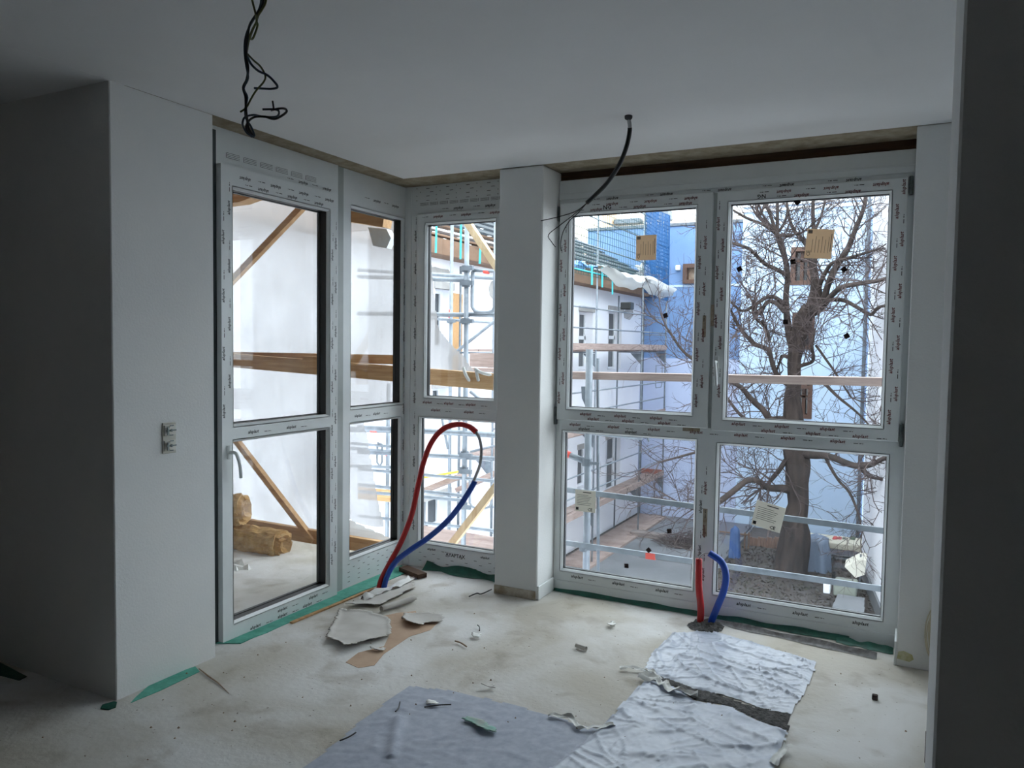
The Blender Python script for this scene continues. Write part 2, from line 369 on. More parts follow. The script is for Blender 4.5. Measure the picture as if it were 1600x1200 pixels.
def lever(parent, mp, s, z, face, L=0.115, curve=0.0, name='handle', down=True):
    root = MB().bbox(mp(s-0.014, face-0.010, z-0.035), mp(s+0.014, face+0.001, z+0.035), 0.004)
    pts = [mp(s, face-0.008, z), mp(s, face-0.045, z), mp(s+curve*0.2, face-0.052, z-0.015), mp(s+curve*0.7, face-0.055, z-L*0.5), mp(s+curve, face-0.052, z-L)]
    root.tube(smoothpath(pts, 5), [0.009]*21, 8)
    return root.build(name, mat('white_lever', (218, 222, 222), 0.3), parent, smooth=True)

# window_1: the large four-pane window
W1 = thing('window_1', (1.97, 0.30, 0), 'large four pane white window with two sashes above fixed panes', None, None, 'structure')
lowL = (1.044, 0.130, 1.884, 1.014); lowR = (1.997, 0.130, 2.876, 1.003)
upL = (1.078, 1.150, 1.860, 2.342); upR = (2.030, 1.137, 2.844, 2.345)
holed(MY, (1.0, 0.0, 2.945, 2.43), [lowL, lowR, (1.06, 1.135, 1.885, 2.36), (2.02, 1.135, 2.87, 2.36)], 0.240, 0.31).build('frame', PVC, W1)
MB().bbox((1.0, 0.232, 2.43), (2.945, 0.31, 2.548), 0.003).bbox((1.0, 0.228, 2.465), (2.945, 0.233, 2.474), 0.001).build('head_panel', PVC, W1)
MB().bbox((1.0, 0.234, 0.0), (2.945, 0.241, 0.072), 0.003).build('sill_profile', PVC, W1)
for r in (lowL, lowR): opening(W1, MY, r, 0.240, 0.272, pane=GLASSD)
for nm, o, i in (('l', (1.014, 1.082, 1.9475, 2.408), upL), ('r', (1.968, 1.074, 2.917, 2.407), upR)):
    s = sash_mb(MY, o, i, 0.212, 0.250).build('sash', PVC, W1)
    opening(s, MY, i, 0.212, 0.250)
    if nm == 'r':
        lever(s, MY, 1.990, 1.46, 0.212, 0.13, 0.012)
        MB().bbox((2.919, 0.205, 2.32), (2.938, 0.238, 2.41), 0.004).bbox((2.922, 0.2, 2.345), (2.932, 0.206, 2.385), 0.002).build('hinge', STEELD, s)
        MB().bbox((2.919, 0.205, 1.05), (2.938, 0.238, 1.17), 0.004).bbox((2.921, 0.198, 1.11), (2.93, 0.206, 1.165), 0.002).build('hinge', STEELD, s)
    else:
        MB().bbox((1.001, 0.205, 2.30), (1.012, 0.238, 2.39), 0.003).build('hinge', STEELD, s)
        MB().bbox((1.001, 0.205, 1.05), (1.012, 0.238, 1.16), 0.003).build('hinge', STEELD, s)
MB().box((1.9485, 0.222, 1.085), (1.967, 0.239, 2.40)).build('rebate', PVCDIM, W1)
a, b = MB(), MB()
f, g = 0.2115, 0.2395
UPS = PI
print_row(a, b, MY, 1.93, 2.386, 0.86, f-0.0004, UPS, phase=0.07, period=0.235); print_row(a, b, MY, 1.86, 2.359, 0.78, f-0.0004, UPS, phase=0.03, period=0.27)
print_row(a, b, MY, 2.88, 2.386, 0.86, f-0.0004, UPS, phase=0.05, period=0.235); print_row(a, b, MY, 2.80, 2.359, 0.72, f-0.0004, UPS, phase=0.10, period=0.25)
print_row(b, b, MY, 2.70, 2.424, 1.6, g-0.0004, UPS, period=0.33)
for (sx, dz) in ((1.035, 0), (1.060, 0.12)): print_row(a, b, MY, sx, 1.18+dz, 1.1, f-0.0004, PI/2, period=0.27)
for (sx, dz) in ((1.885, 0.02), (1.915, 0.13)): print_row(a, b, MY, sx, 1.18+dz, 1.1, f-0.0004, PI/2, period=0.26)
for (sx, dz) in ((1.985, 0.2), (2.012, 0.08)): print_row(a, b, MY, sx, 1.18+dz, 1.1, f-0.0004, PI/2, period=0.27)
for (sx, dz) in ((2.876, 0.03), (2.903, 0.15)): print_row(a, b, MY, sx, 1.13+dz, 1.2, f-0.0004, PI/2, period=0.26)
print_row(a, b, MY, 1.12, 1.118, 0.75, f-0.0004, 0, phase=0.05, period=0.22); print_row(a, b, MY, 1.2, 1.092, 0.7, f-0.0004, 0, phase=0.02, period=0.22)
print_row(a, b, MY, 2.05, 1.112, 0.8, f-0.0004, 0, phase=0.03, period=0.23); print_row(a, b, MY, 2.18, 1.084, 0.7, f-0.0004, 0, phase=0.06, period=0.23)
print_row(a, b, MY, 1.07, 1.048, 1.85, g-0.0004, 0, phase=0.02, period=0.25); print_row(b, b, MY, 1.15, 1.024, 0.7, g-0.0004, 0, period=0.3)
print_row(a, b, MY, 1.945, 0.20, 0.82, g-0.0004, PI/2, period=0.25); print_row(b, b, MY, 1.922, 0.33, 0.62, g-0.0004, PI/2, period=0.26)
print_row(b, b, MY, 1.10, 0.098, 0.8, g-0.0004, 0, period=0.27, phase=0.02, size=0.026); print_row(b, b, MY, 2.03, 0.094, 0.85, g-0.0004, 0, period=0.30, phase=0.1, size=0.026)
letter(b, 'NG', MY, 1.295, 2.352, f-0.0004, 0.035, 0); letter(b, 'NG', MY, 2.23, 2.372, f-0.0004, 0.03, PI)
tag(a.build('maker_print', REDINK, W1, fix=False), 'dark red lettering repeated along the window profiles'); tag(b.build('maker_print', INK, W1, fix=False), 'black lettering and dashes along the window profiles')
rs = MB()
for q in ((1.905, 1.60, 1.925, 1.72), (1.9505, 1.66, 1.9655, 1.78), (1.93, 0.46, 1.955, 0.62), (1.80, 1.058, 1.90, 1.078)):
    rs.box((q[0], (0.2112 if q[1] > 1.1 else 0.2392), q[1]), (q[2], 0.2415 if q[1] < 1.1 else 0.2215, q[3]))
rs.build('tape_residue', mat('brown_tape_residue', (134, 118, 98), 0.8, col2=(168, 158, 142), scale=30), W1)
def sticker(parent, c, w_, h_, ang, m, d, side_text):
    mp = lambda s, dd, z: (c[0]+s*math.cos(ang)-z*math.sin(ang), dd, c[1]+s*math.sin(ang)+z*math.cos(ang))
    p = MB(); p.prism([mp(-w_/2, d, -h_/2), mp(w_/2, d, -h_/2), mp(w_/2, d, h_/2), mp(-w_/2, d, h_/2)], (0, 0.0015, 0)); st = p.build('paper_label', m, parent)
    t = MB()
    if side_text:
        for k in range(6): dash(t, mp, -w_*0.25+k*w_*0.12, -h_*0.3, d-0.0004, h_*(0.45+0.1*(k % 2)), 0.0022, PI/2)
        dash(t, mp, w_*0.44, -h_*0.25, d-0.0004, h_*0.6, 0.004, PI/2); letter(t, 'CE', mp, -w_*0.30, -h_*0.44, d-0.0004, 0.026, PI/2)
        dash(t, mp, -w_*0.46, h_*0.34, d-0.0004, 0.022, 0.018, 0)
    else:
        for k in range(7): dash(t, mp, -w_*0.4, h_*0.26-k*h_*0.075, d-0.0004, w_*(0.55+0.14*((k*3) % 4)/3), 0.0022, 0)
        dash(t, mp, -w_*0.12, h_*0.38, d-0.0004, w_*0.4, 0.005, 0); letter(t, 'CE', mp, w_*0.12, -h_*0.44, d-0.0004, 0.026, 0)
        dash(t, mp, -w_*0.46, -h_*0.44, d-0.0004, 0.018, 0.018, 0)
    t.build('label_print', GREYTX if m is LABEL else INK, st, fix=False); return st
def P2(u, v, d): q = at(u, v, 'y', d); return (q.x, q.z)
tag(sticker(W1, P2(1009.5, 387, 0.246), 0.122, 0.145, 0.0, LABEL, 0.246, True), 'tan paper label on the upper left pane')
tag(sticker(W1, P2(1280, 381, 0.246), 0.135, 0.155, -0.09, LABEL, 0.246, True), 'cream paper label on the upper right pane')
tag(sticker(W1, P2(914.5, 783, 0.268), 0.135, 0.135, 0.0, LABELW, 0.268, False), 'white paper label on the lower left pane')
tag(sticker(W1, P2(1200.5, 807, 0.268), 0.158, 0.145, -0.20, LABELW, 0.268, False), 'crooked white paper label on the lower right pane')
for u, v, g_ in ((1040, 493, 0), (1046, 829.5, 1), (1013.7, 859.5, 1), (979, 884, 1), (1246, 316, 0), (1155.5, 420.5, 0), (1239, 409, 0), (1319, 421, 0), (1227.5, 503, 0), (1323, 525, 0)):
    d = 0.270 if g_ else 0.248; c = P2(u, v, d); an = random.uniform(0, 1.2); h_ = 0.013
    mp = lambda s, dd, z: (c[0]+s*math.cos(an)-z*math.sin(an), dd, c[1]+s*math.sin(an)+z*math.cos(an))
    MB().prism([mp(-h_, d, -h_), mp(h_, d, -h_), mp(h_, d, h_), mp(-h_, d, h_)], (0, -0.004, 0)).build('cork_pad', CORK, W1)

# window_2: narrow window left of the pillar
W2 = thing('window_2', (0.3, 0.30, 0), 'narrow two pane window between the glazed corner and the pillar', None, None, 'structure')
n_up = (0.027, 1.174, 0.571, 2.346); n_lo = (-0.030, 0.168, 0.570, 1.042)
holed(MY, (-0.10, 0.0, 0.7064, 2.60), [n_lo, (0.0, 1.15, 0.59, 2.37)], 0.240, 0.31).build('frame', PVC, W2)
s = sash_mb(MY, (-0.036, 1.112, 0.66, 2.410), n_up, 0.212, 0.250).build('sash', PVC, W2)
opening(s, MY, n_up, 0.212, 0.250); opening(W2, MY, n_lo, 0.240, 0.272)
a, b = MB(), MB()
print_row(a, b, MY, 0.64, 2.388, 0.64, f-0.0004, UPS, period=0.215, phase=0.04); print_row(b, b, MY, 0.55, 2.440, 0.6, g-0.0004, UPS, period=0.24)
for zz in (2.475, 2.50, 2.53, 2.555, 2.58):
    for k in range(9):
        sx = -0.06+k*0.078+(0.03 if int(zz*100) % 2 else 0)
        if zz < 2.49:
            for j in range(4): dash(b, MY, sx, zz-0.006+j*0.0055, g-0.0004, 0.055, 0.0016)
            dash(b, MY, sx+0.06, zz-0.006, g-0.0004, 0.003, 0.02)
        elif k % 2: dash(b, MY, sx, zz, g-0.0004, 0.026, 0.003)
        else: dash(b, MY, sx, zz+0.002, g-0.0004, 0.005, 0.006)
print_row(a, b, MY, 0.0, 1.137, 0.6, f-0.0004, 0, period=0.17, phase=0.02); print_row(a, b, MY, 0.02, 1.085, 0.62, g-0.0004, 0, period=0.26, phase=0.05)
print_row(b, b, MY, -0.060, 0.25, 2.2, g-0.0004, PI/2, period=0.22)
print_row(b, b, MY, 0.03, 0.128, 0.60, g-0.0004, 0, period=0.42, phase=0.02, size=0.022); letter(b, 'AYAPTAX', MY, 0.20, 0.105, g-0.0004, 0.034)
for zz in (0.10, 0.075, 0.045):
    for k in range(6): dash(b, MY, -0.02+k*0.11+(0.04 if zz == 0.075 else 0), zz, g-0.0004, 0.022, 0.003)
a.build('maker_print', REDINK, W2, fix=False); b.build('maker_print', INK, W2, fix=False)

# door_1: balcony door
D1 = thing('door_1', (-0.2, -0.95, 0), 'white glazed balcony door with a lever handle and two panes', None, None, 'structure')
d_up = (-1.326, 1.102, -0.592, 2.316); d_lo = (-1.330, 0.080, -0.592, 1.034)
holed(MX, (-1.535, -0.02, -0.478, 2.60), [(-1.37, 0.04, -0.55, 2.36)], 0.136, 0.215).build('frame', PVC, D1)
MB().box((-0.136, -1.535, 0.0), (-0.131, -1.402, 2.58)).build('rebate', mat('shadow_grey_strip', (58, 66, 68), 0.6), D1)  # thin dark strip: shade of the gap beside the leaf put into its colour
s = holed(MX, (-1.400, -0.015, -0.520, 2.416), [d_up, d_lo], 0.100, 0.165).build('leaf', PVC, D1)
for r in (d_up, d_lo): opening(s, MX, r, 0.100, 0.166, pane=GLASSD)
tag(lever(s, MX, -1.358, 0.975, 0.100, 0.13, 0.03), 'white lever handle')
a = MB(); f2, f3 = 0.0994, 0.1354
print_row(a, a, MX, -0.54, 2.375, 0.82, f2, UPS, period=0.215, phase=0.02); print_row(a, a, MX, -0.62, 2.34, 0.7, f2, UPS, period=0.215, phase=0.03); print_row(a, a, MX, -0.54, 2.425+0.02, 0.5, f3, UPS, period=0.2)
for sx in (-1.382, -1.345): print_row(a, a, MX, sx, 1.1, 1.25, f2, PI/2, period=0.29, phase=0.05 if sx < -1.37 else 0.2, size=0.023)
for sx in (-0.565, -0.535): print_row(a, a, MX, sx, 0.15, 2.15, f2, PI/2, period=0.26, phase=0.05 if sx < -0.55 else 0.12, size=0.022)
print_row(a, a, MX, -1.25, 1.058, 0.66, f2, 0, period=0.28, phase=0.02)
print_row(a, a, MX, -1.22, 0.012, 0.70, f2, 0, period=0.20, phase=0.0); print_row(a, a, MX, -1.1, 0.046, 0.56, f2, 0, period=0.25, phase=0.08)
for k in range(6):
    for j in range(4): dash(a, MX, -1.33+k*0.115, 2.485-j*0.008, f3, 0.085, 0.002)
    dash(a, MX, -1.335+k*0.115, 2.46, f3, 0.003, 0.025)
letter(a, 'slp', MX, -1.46, 2.48, f3, 0.03); a.build('maker_print', INK, D1, fix=False)
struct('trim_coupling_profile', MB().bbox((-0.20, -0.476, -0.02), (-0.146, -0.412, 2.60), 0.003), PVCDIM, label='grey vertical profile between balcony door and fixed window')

# window_3: fixed window beside the balcony door
W3 = thing('window_3', (-0.2, -0.05, 0), 'fixed two pane window between balcony door and corner', None, None, 'structure')
w_up = (-0.338, 1.120, 0.222, 2.388); w_lo = (-0.342, 0.168, 0.205, 1.036)
holed(MX, (-0.41, 0.0, 0.31, 2.60), [w_up, w_lo], 0.150, 0.21).build('frame', PVC, W3)
for r in (w_up, w_lo): opening(W3, MX, r, 0.150, 0.205)
MB().box((-0.149, 0.236, 0), (-0.10, 0.31, 2.60)).build('corner_post', PVC, W3)
a = MB(); f4 = 0.1494
print_row(a, a, MX, 0.16, 2.46, 0.5, f4, UPS, period=0.2); print_row(a, a, MX, -0.30, 1.070, 0.5, f4, 0, period=0.19); print_row(a, a, MX, 0.236, 0.3, 2.0, f4, PI/2, period=0.25)
for zz in (0.14, 0.115, 0.09, 0.06, 0.03):
    for k in range(6): dash(a, MX, -0.36+k*0.1+(0.05 if int(zz*200) % 2 else 0), zz, f4, 0.022, 0.003)
a.build('maker_print', INK, W3, fix=False)

# twin socket insert
so = thing('socket_insert', (0.0, -1.793, 1.10), 'uncovered double wall socket insert on the lit wall left of the door', 'socket')
MB().bbox((0.0, -1.832, 1.030), (0.006, -1.760, 1.170), 0.003).build('mounting_plate', mat('socket_plate', (196, 194, 184), 0.6), so)
for zc in (1.135, 1.066):
    b = MB().bbox((0.006, -1.826, zc-0.024), (0.012, -1.766, zc+0.024), 0.002); b.tube([(0.012, -1.796, zc), (0.018, -1.796, zc)], 0.018, 12)
    i = b.build('socket_core', mat('socket_core', (214, 212, 204), 0.5), so)
    t = MB().box((0.018, -1.824, zc-0.003), (0.020, -1.770, zc+0.003)).box((0.018, -1.818, zc-0.02), (0.021, -1.810, zc+0.016)).tube([(0.018, -1.796, zc), (0.023, -1.796, zc)], 0.006, 8).box((0.018, -1.805, zc-0.024), (0.020, -1.786, zc-0.019)).box((0.018, -1.803, zc+0.019), (0.020, -1.784, zc+0.024))
    t.build('terminal', STEELD, i)

# ---------------------------------------------------------------- floor finish: membranes, film, torn card
def flat_strip(name, pts, m, z=0.003, th=0.002, label=None, jitter=0.0, cat=None, group=None):
    P = [(p[0]+random.uniform(-jitter, jitter), p[1]+random.uniform(-jitter, jitter), z) for p in pts]
    o = MB().prism(P, (0, 0, th)).build(name, m); return tag(o, label, cat, group)
def ragged(a, b, n, j):
    return [(lerp(a[0], b[0], i/n)+(random.uniform(-j, j) if 0 < i < n else 0), lerp(a[1], b[1], i/n)+(random.uniform(-j, j) if 0 < i < n else 0)) for i in range(n+1)]
def F(u, v): q = at(u, v, 'z', 0); return (q.x, q.y)
flat_strip('membrane_strip', ragged((-0.132, -1.42), (-0.132, 0.2), 4, 0)+ragged((-0.005, 0.06), (-0.02, -1.36), 16, 0.008), TEAL, 0.001, 0.004, 'pale teal membrane strip along the foot of the balcony door', cat='membrane')
flat_strip('membrane_strip', [F(243, 1063), F(305, 1042), F(312, 1050), F(250, 1080), F(204, 1099), F(212, 1090)], TEAL, 0.001, 0.002, 'pale teal membrane strip along the foot of the lit wall', cat='membrane')
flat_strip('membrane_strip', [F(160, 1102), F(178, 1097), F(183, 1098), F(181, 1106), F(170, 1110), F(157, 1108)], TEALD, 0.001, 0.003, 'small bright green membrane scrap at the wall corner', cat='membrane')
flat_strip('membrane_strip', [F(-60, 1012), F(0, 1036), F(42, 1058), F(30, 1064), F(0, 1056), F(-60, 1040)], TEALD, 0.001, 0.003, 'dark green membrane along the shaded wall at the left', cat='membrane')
def bulge(name, p0, p1, r, m, label, n=24, wob=0.012):
    "puckered membrane flap pushed up against the frame"
    V = []; Fc = []; k = 6
    for i in range(n+1):
        t = i/n; c = Vector(p0).lerp(Vector(p1), t); rr = r*(0.75+0.45*noise.noise((t*5, 1.3, r*50)))
        for j in range(k+1):
            a = PI/2*j/k; sw = (1-j/k); V.append((c.x, c.y-sw*rr*1.5+wob*0.5*noise.noise((t*30, j*0.4, 7))*sw, 0.003+(1-sw)**1.6*rr*1.1))
    for i in range(n):
        for j in range(k):
            q = i*(k+1)+j; Fc.append((q, q+1, q+k+2, q+k+1))
    return tag(MB().add(V, Fc).build(name, m, smooth=True), label, 'membrane')
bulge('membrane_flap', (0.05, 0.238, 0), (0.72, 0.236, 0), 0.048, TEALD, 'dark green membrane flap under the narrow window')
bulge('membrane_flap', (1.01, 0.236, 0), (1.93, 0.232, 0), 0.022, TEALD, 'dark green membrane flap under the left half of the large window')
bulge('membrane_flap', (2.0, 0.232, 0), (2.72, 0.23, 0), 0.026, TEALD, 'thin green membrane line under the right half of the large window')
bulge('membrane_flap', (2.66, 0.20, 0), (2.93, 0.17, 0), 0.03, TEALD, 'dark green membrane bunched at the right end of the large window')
bulge('plastic_roll_edge', (2.02, 0.16, 0), (2.86, 0.06, 0), 0.026, mat('dusty_grey_film', (138, 136, 136), .6, col2=(92, 88, 86), scale=30), 'rolled grey film edge lying along the large window', wob=0.02)['category'] = 'film'
# timber offcut and brown strips at the corner
tag(MB().bar((-0.05, 0.10, 0.018), (0.16, 0.02, 0.018), 0.07, 0.03).build('timber_offcut', TIMBERD), 'dark brown timber offcut in the glazed corner', 'timber')
tag(MB().bar((0.0, -1.02, 0.006), (0.02, -0.32, 0.006), 0.022, 0.008).build('timber_lath', WOOD), 'thin bare timber lath beside the teal strip', 'timber')

def inside(p, poly):
    x, y = p; c = False; j = len(poly)-1
    for i in range(len(poly)):
        xi, yi = poly[i]; xj, yj = poly[j]
        if (yi > y) != (yj > y) and x < (xj-xi)*(y-yi)/(yj-yi)+xi: c = not c
        j = i
    return c
def edge_dist(p, poly):
    d = 9; n = len(poly); P = Vector(p)
    for i in range(n):
        a = Vector(poly[i]); b = Vector(poly[(i+1) % n]); ab = b-a; t = max(0, min(1, (P-a).dot(ab)/max(ab.length_squared, 1e-9))); d = min(d, (P-a-ab*t).length)
    return d
def sheet_on_floor(name, poly, m, step, hfun, label, cat, edge_drop=0.03, z0=0.004, thick=0.0):
    xs = [p[0] for p in poly]; ys = [p[1] for p in poly]; idx = {}; V = []; Fc = []
    nx = int((max(xs)-min(xs))/step)+2; ny = int((max(ys)-min(ys))/step)+2
    def vid(i, j):
        if (i, j) not in idx:
            x, y = min(xs)+i*step, min(ys)+j*step
            e = edge_dist((x, y), poly); k = min(1, e/edge_drop)
            idx[(i, j)] = len(V); V.append((x, y, z0+hfun(x, y, e)*k))
        return idx[(i, j)]
    for i in range(nx):
        for j in range(ny):
            if inside((min(xs)+(i+.5)*step, min(ys)+(j+.5)*step), poly): Fc.append((vid(i, j), vid(i+1, j), vid(i+1, j+1), vid(i, j+1)))
    o = MB().add(V, Fc).build(name, m, smooth=True)
    if thick:
        md = o.modifiers.new('thickness', 'SOLIDIFY'); md.thickness = thick
    return tag(o, label, cat)
def ridged(x, y, s, seed, ang, stretch):
    ca, sa = math.cos(ang), math.sin(ang); a = (x*ca+y*sa)*s/stretch; b = (-x*sa+y*ca)*s
    wx = noise.noise((a*0.6, b*0.6, seed+5))*1.2
    return max(0, 1-abs(noise.noise((a+wx, b+wx, seed)))*7)**2.4
def crumple(amp, seed, ang=0.6, s=6):
    def h(x, y, e):
        return amp*(0.55*ridged(x, y, s*0.8, seed, ang, 3.4)+0.40*ridged(x, y, s*1.3, seed+3, ang-0.9, 3.0)+0.30*ridged(x, y, s*1.9, seed+9, ang+0.7, 3.0)+0.18*ridged(x, y, s*3.4, seed+14, ang+1.5, 2.4))+amp*0.5*(0.5+noise.noise((x*3, y*3, seed)))
    return h
def rag_poly(pts, n, j):
    out = []
    for i in range(len(pts)): out += ragged(pts[i], pts[(i+1) % len(pts)], n, j)[:-1]
    return out
sheet_on_floor('masking_film', rag_poly([F(1052, 990), F(1120, 988), F(1200, 1012), F(1275, 1035), F(1268, 1062), F(1247, 1098), F(1235, 1117), F(1190, 1108), F(1140, 1090), F(1085, 1078), F(1045, 1062), F(1006, 1052), F(1020, 1020)], 6, 0.006), FILM, 0.0075, crumple(0.017, 1, -0.45, 9), 'crumpled whitish masking film below the large window, beyond the torn gap', 'film', 0.02)
sheet_on_floor('masking_film', rag_poly([F(1010, 1064), F(1050, 1074), F(1085, 1098), F(1140, 1106), F(1180, 1128), F(1232, 1146), F(1225, 1160), F(1205, 1230), F(1190, 1420), F(700, 1420), F(830, 1230), F(940, 1138), F(980, 1095)], 8, 0.006), FILM, 0.0085, crumple(0.016, 12, 0.35, 8), 'large crumpled bluish film in the foreground, right of the flat sheet', 'film', 0.02, z0=0.006)
sheet_on_floor('masking_film', rag_poly([F(640, 1073), F(700, 1080), F(790, 1100), F(880, 1125), F(936, 1143), F(860, 1210), F(720, 1420), F(300, 1420), F(470, 1205), F(575, 1120)], 8, 0.004), FILMB, 0.013, lambda x, y, e: 0.004*ridged(x, y, 9, 4, 0.5, 2)+0.012*max(0, 1-abs((x-1.22)*0.86+(y+1.75)*0.5)/0.03)*(1 if abs((y+1.75)*0.86-(x-1.22)*0.5) < 0.16 else 0), 'flat mottled blue-grey film in the left foreground', 'film', 0.03)
sheet_on_floor('exposed_screed', rag_poly([F(1010, 1053), F(1050, 1063), F(1110, 1082), F(1180, 1106), F(1236, 1117), F(1231, 1143), F(1180, 1124), F(1140, 1103), F(1088, 1095), F(1052, 1073), F(1012, 1063)], 5, 0.008), RUBBLE, 0.012, lambda x, y, e: 0.006*noise.noise((x*40, y*40, 1))+0.004, 'torn gap showing dusty grey screed between the film sheets', 'screed', 0.01, z0=0.002)
def curl_strip(name, path_px, wd, m, label, hgt=0.02, cat='film'):
    "twisted ribbon of torn film along a path on the floor"
    P = smoothpath([Vector((*F(u, v), 0.012)) for u, v in path_px], 6); V = []; Fc = []
    for i, p in enumerate(P):
        d = (P[min(i+1, len(P)-1)]-P[max(0, i-1)]).normalized(); s = Vector((-d.y, d.x, 0)); k = 4
        for j in range(k+1):
            q = p+s*wd*(j/k-0.5)*(0.7+0.5*noise.noise((i*0.3, 0, 3))); V.append((q.x, q.y, 0.012+hgt*abs(noise.noise((i*0.25, j*0.7, wd*90)))*1.6))
    k = 4
    for i in range(len(P)-1):
        for j in range(k): q = i*(k+1)+j; Fc.append((q, q+1, q+k+2, q+k+1))
    return tag(MB().add(V, Fc).build(name, m, smooth=True), label, cat)
curl_strip('film_ribbon', [(857, 1122), (890, 1128), (905, 1142), (925, 1143), (960, 1138)], 0.035, PAPERW, 'twisted cream film ribbon where the two foreground sheets meet')
curl_strip('film_ribbon', [(968, 1048), (1000, 1050), (1018, 1056), (1030, 1066)], 0.04, PAPERW, 'white film ribbon at the left end of the torn gap')
curl_strip('film_ribbon', [(1000, 1062), (1030, 1072), (1050, 1085), (1090, 1092)], 0.07, PAPERW, 'white bunched film fold below the torn gap', 0.035)
curl_strip('film_ribbon', [(1208, 1200), (1218, 1185), (1232, 1172)], 0.04, PAPERW, 'small folded white film tongue on the right foreground sheet')
curl_strip('film_ribbon', [(566, 942), (590, 931), (618, 920), (645, 908)], 0.08, PAPERW, 'long white crumpled film lying beside the red and blue pipes', 0.035)

# torn floor card
def card(name, poly_px, m, lift, label, z0=0.004, dirv=(0, 0), cat='card', step=0.01, rad=0.05):
    poly = rag_poly([F(u, v) for u, v in poly_px], 6, 0.008)
    ym = min(p[1] for p in poly); yM = max(p[1] for p in poly)
    def h(x, y, e): return lift(x, y)*max(0.0, (yM-y)/(yM-ym))**2.5*(0.55+0.9*abs(noise.noise((x*7, 2.1, z0*900))))+lift(x, y)*0.25*max(0, 1-e/0.02)+0.004*noise.noise((x*9, y*9, 3))+0.002
    return sheet_on_floor(name, poly, m, step, h, label, cat, 0.0001, z0, 0.003)
flat_strip('bare_floor_patch', [F(540, 1035), F(560, 1020), F(600, 1010), F(612, 985), F(590, 965), F(620, 958), F(650, 955), F(655, 975), F(690, 968), F(672, 985), F(640, 995), F(600, 1022), F(585, 1040), F(560, 1044)], BARE, 0.0005, 0.001, 'bare tan floor showing where the card has torn away', cat='patch')
card('torn_card', [(510, 1003), (522, 975), (530, 955), (575, 958), (608, 970), (612, 995), (590, 1003), (562, 1012), (537, 1021), (530, 1010)], CARD, lambda x, y: 0.034, 'largest torn grey card flap, lifting along its front edge')
card('torn_card', [(628, 970), (632, 962), (668, 960), (692, 964), (690, 974), (665, 978), (655, 983), (636, 980)], CARD, lambda x, y: 0.026, 'torn grey card flap with curled right edge, right of the tan patch')
card('torn_card', [(576, 1014), (590, 1016), (606, 1013), (598, 1020), (585, 1020)], CARD, lambda x, y: 0.012, 'small torn card scrap in front of the tan patch')
card('torn_card', [(540, 950), (560, 942), (610, 925), (650, 905), (655, 900), (640, 905), (648, 920), (620, 935), (590, 950)], CARD, lambda x, y: 0.02, 'long ragged card sheet beside the window corner')
def roll(name, p0, p1, r, m, label, turns=0.8, open_=0.0, cat='card'):
    V = []; Fc = []; n = 12; k = 8; p0, p1 = Vector((*F(*p0), 0)), Vector((*F(*p1), 0)); d = (p1-p0).normalized(); s = Vector((-d.y, d.x, 0))
    for i in range(k+1):
        c = p0.lerp(p1, i/k)
        for j in range(n+1):
            a = -PI/2+2*PI*turns*j/n; rr = r*(1+0.08*noise.noise((i, j, 3)))
            q = c+s*math.cos(a)*rr; V.append((q.x, q.y, 0.003+r+math.sin(a)*rr))
    for i in range(k):
        for j in range(n): q = i*(n+1)+j; Fc.append((q, q+1, q+n+2, q+n+1))
    o = MB().add(V, Fc).build(name, m, smooth=True); md = o.modifiers.new('thickness', 'SOLIDIFY'); md.thickness = 0.003
    return tag(o, label, cat)
roll('card_roll', (596, 957), (648, 940), 0.018, CARD, 'curled strip of grey card in front of the white crumpled film')
roll('card_roll', (900, 1013), (916, 1018), 0.012, CARD, 'tiny curled card piece in the middle of the bare floor')
card('paper_scrap', [(752, 1077), (765, 1080), (772, 1079), (770, 1072), (765, 1076)], CARD, lambda x, y: 0.018, 'small bent card scrap left of the middle of the floor', rad=0.03)
card('trowel_scrap', [(722, 1128), (735, 1124), (752, 1130), (776, 1147), (774, 1152), (762, 1150), (745, 1142)], mat('scrap_tealgrey', (166, 166, 158), 0.8, col2=(120, 178, 164), scale=7), lambda x, y: 0.014, 'teal and grey tongue-shaped scrap on the flat film', z0=0.008)
card('paper_scrap', [(668, 1100), (672, 1096), (683, 1103), (680, 1107), (668, 1107)], PAPERW, lambda x, y: 0.012, 'white paper scrap on the flat film', z0=0.008)
card('paper_scrap', [(950, 980), (957, 972), (961, 980), (956, 983)], PAPERW, lambda x, y: 0.02, 'folded white paper scrap below the left half of the large window', rad=0.03)
card('plaster_lump', [(737, 995), (742, 993), (751, 996), (750, 1000), (740, 1000)], PAPERW, lambda x, y: 0.0, 'white plaster lump on the floor in front of the pillar', z0=0.015)
def twig(name, pts, r, m, label, cat='stick'):
    return tag(MB().tube(smoothpath([Vector((*F(u, v), 0.012)) for u, v in pts], 4), r, 6).build(name, m, smooth=True), label, cat)
twig('cable_offcut', [(663, 1109), (685, 1106), (705, 1105)], 0.003, BLACK, 'straight black cable offcut on the flat film', 'cable')
twig('cable_offcut', [(625, 1101), (623, 1110), (618, 1116)], 0.003, BLACK, 'short bent dark offcut left of the white scrap', 'cable')
twig('cable_offcut', [(531, 1162), (545, 1156), (556, 1149)], 0.003, BLACK, 'dark offcut at the left edge of the flat film', 'cable')
twig('cable_offcut', [(711, 1005), (720, 1008), (729, 1014)], 0.004, CARDB, 'brown sliver right of the torn card', 'offcut')
twig('cable_offcut', [(746, 980), (749, 983), (749, 989)], 0.003, BLACK, 'short dark sliver above the white plaster lump', 'offcut')
twig('cable_offcut', [(733, 935), (745, 930), (752, 931), (768, 924)], 0.004, BLACK, 'ragged dark strip at the foot of the pillar', 'offcut')
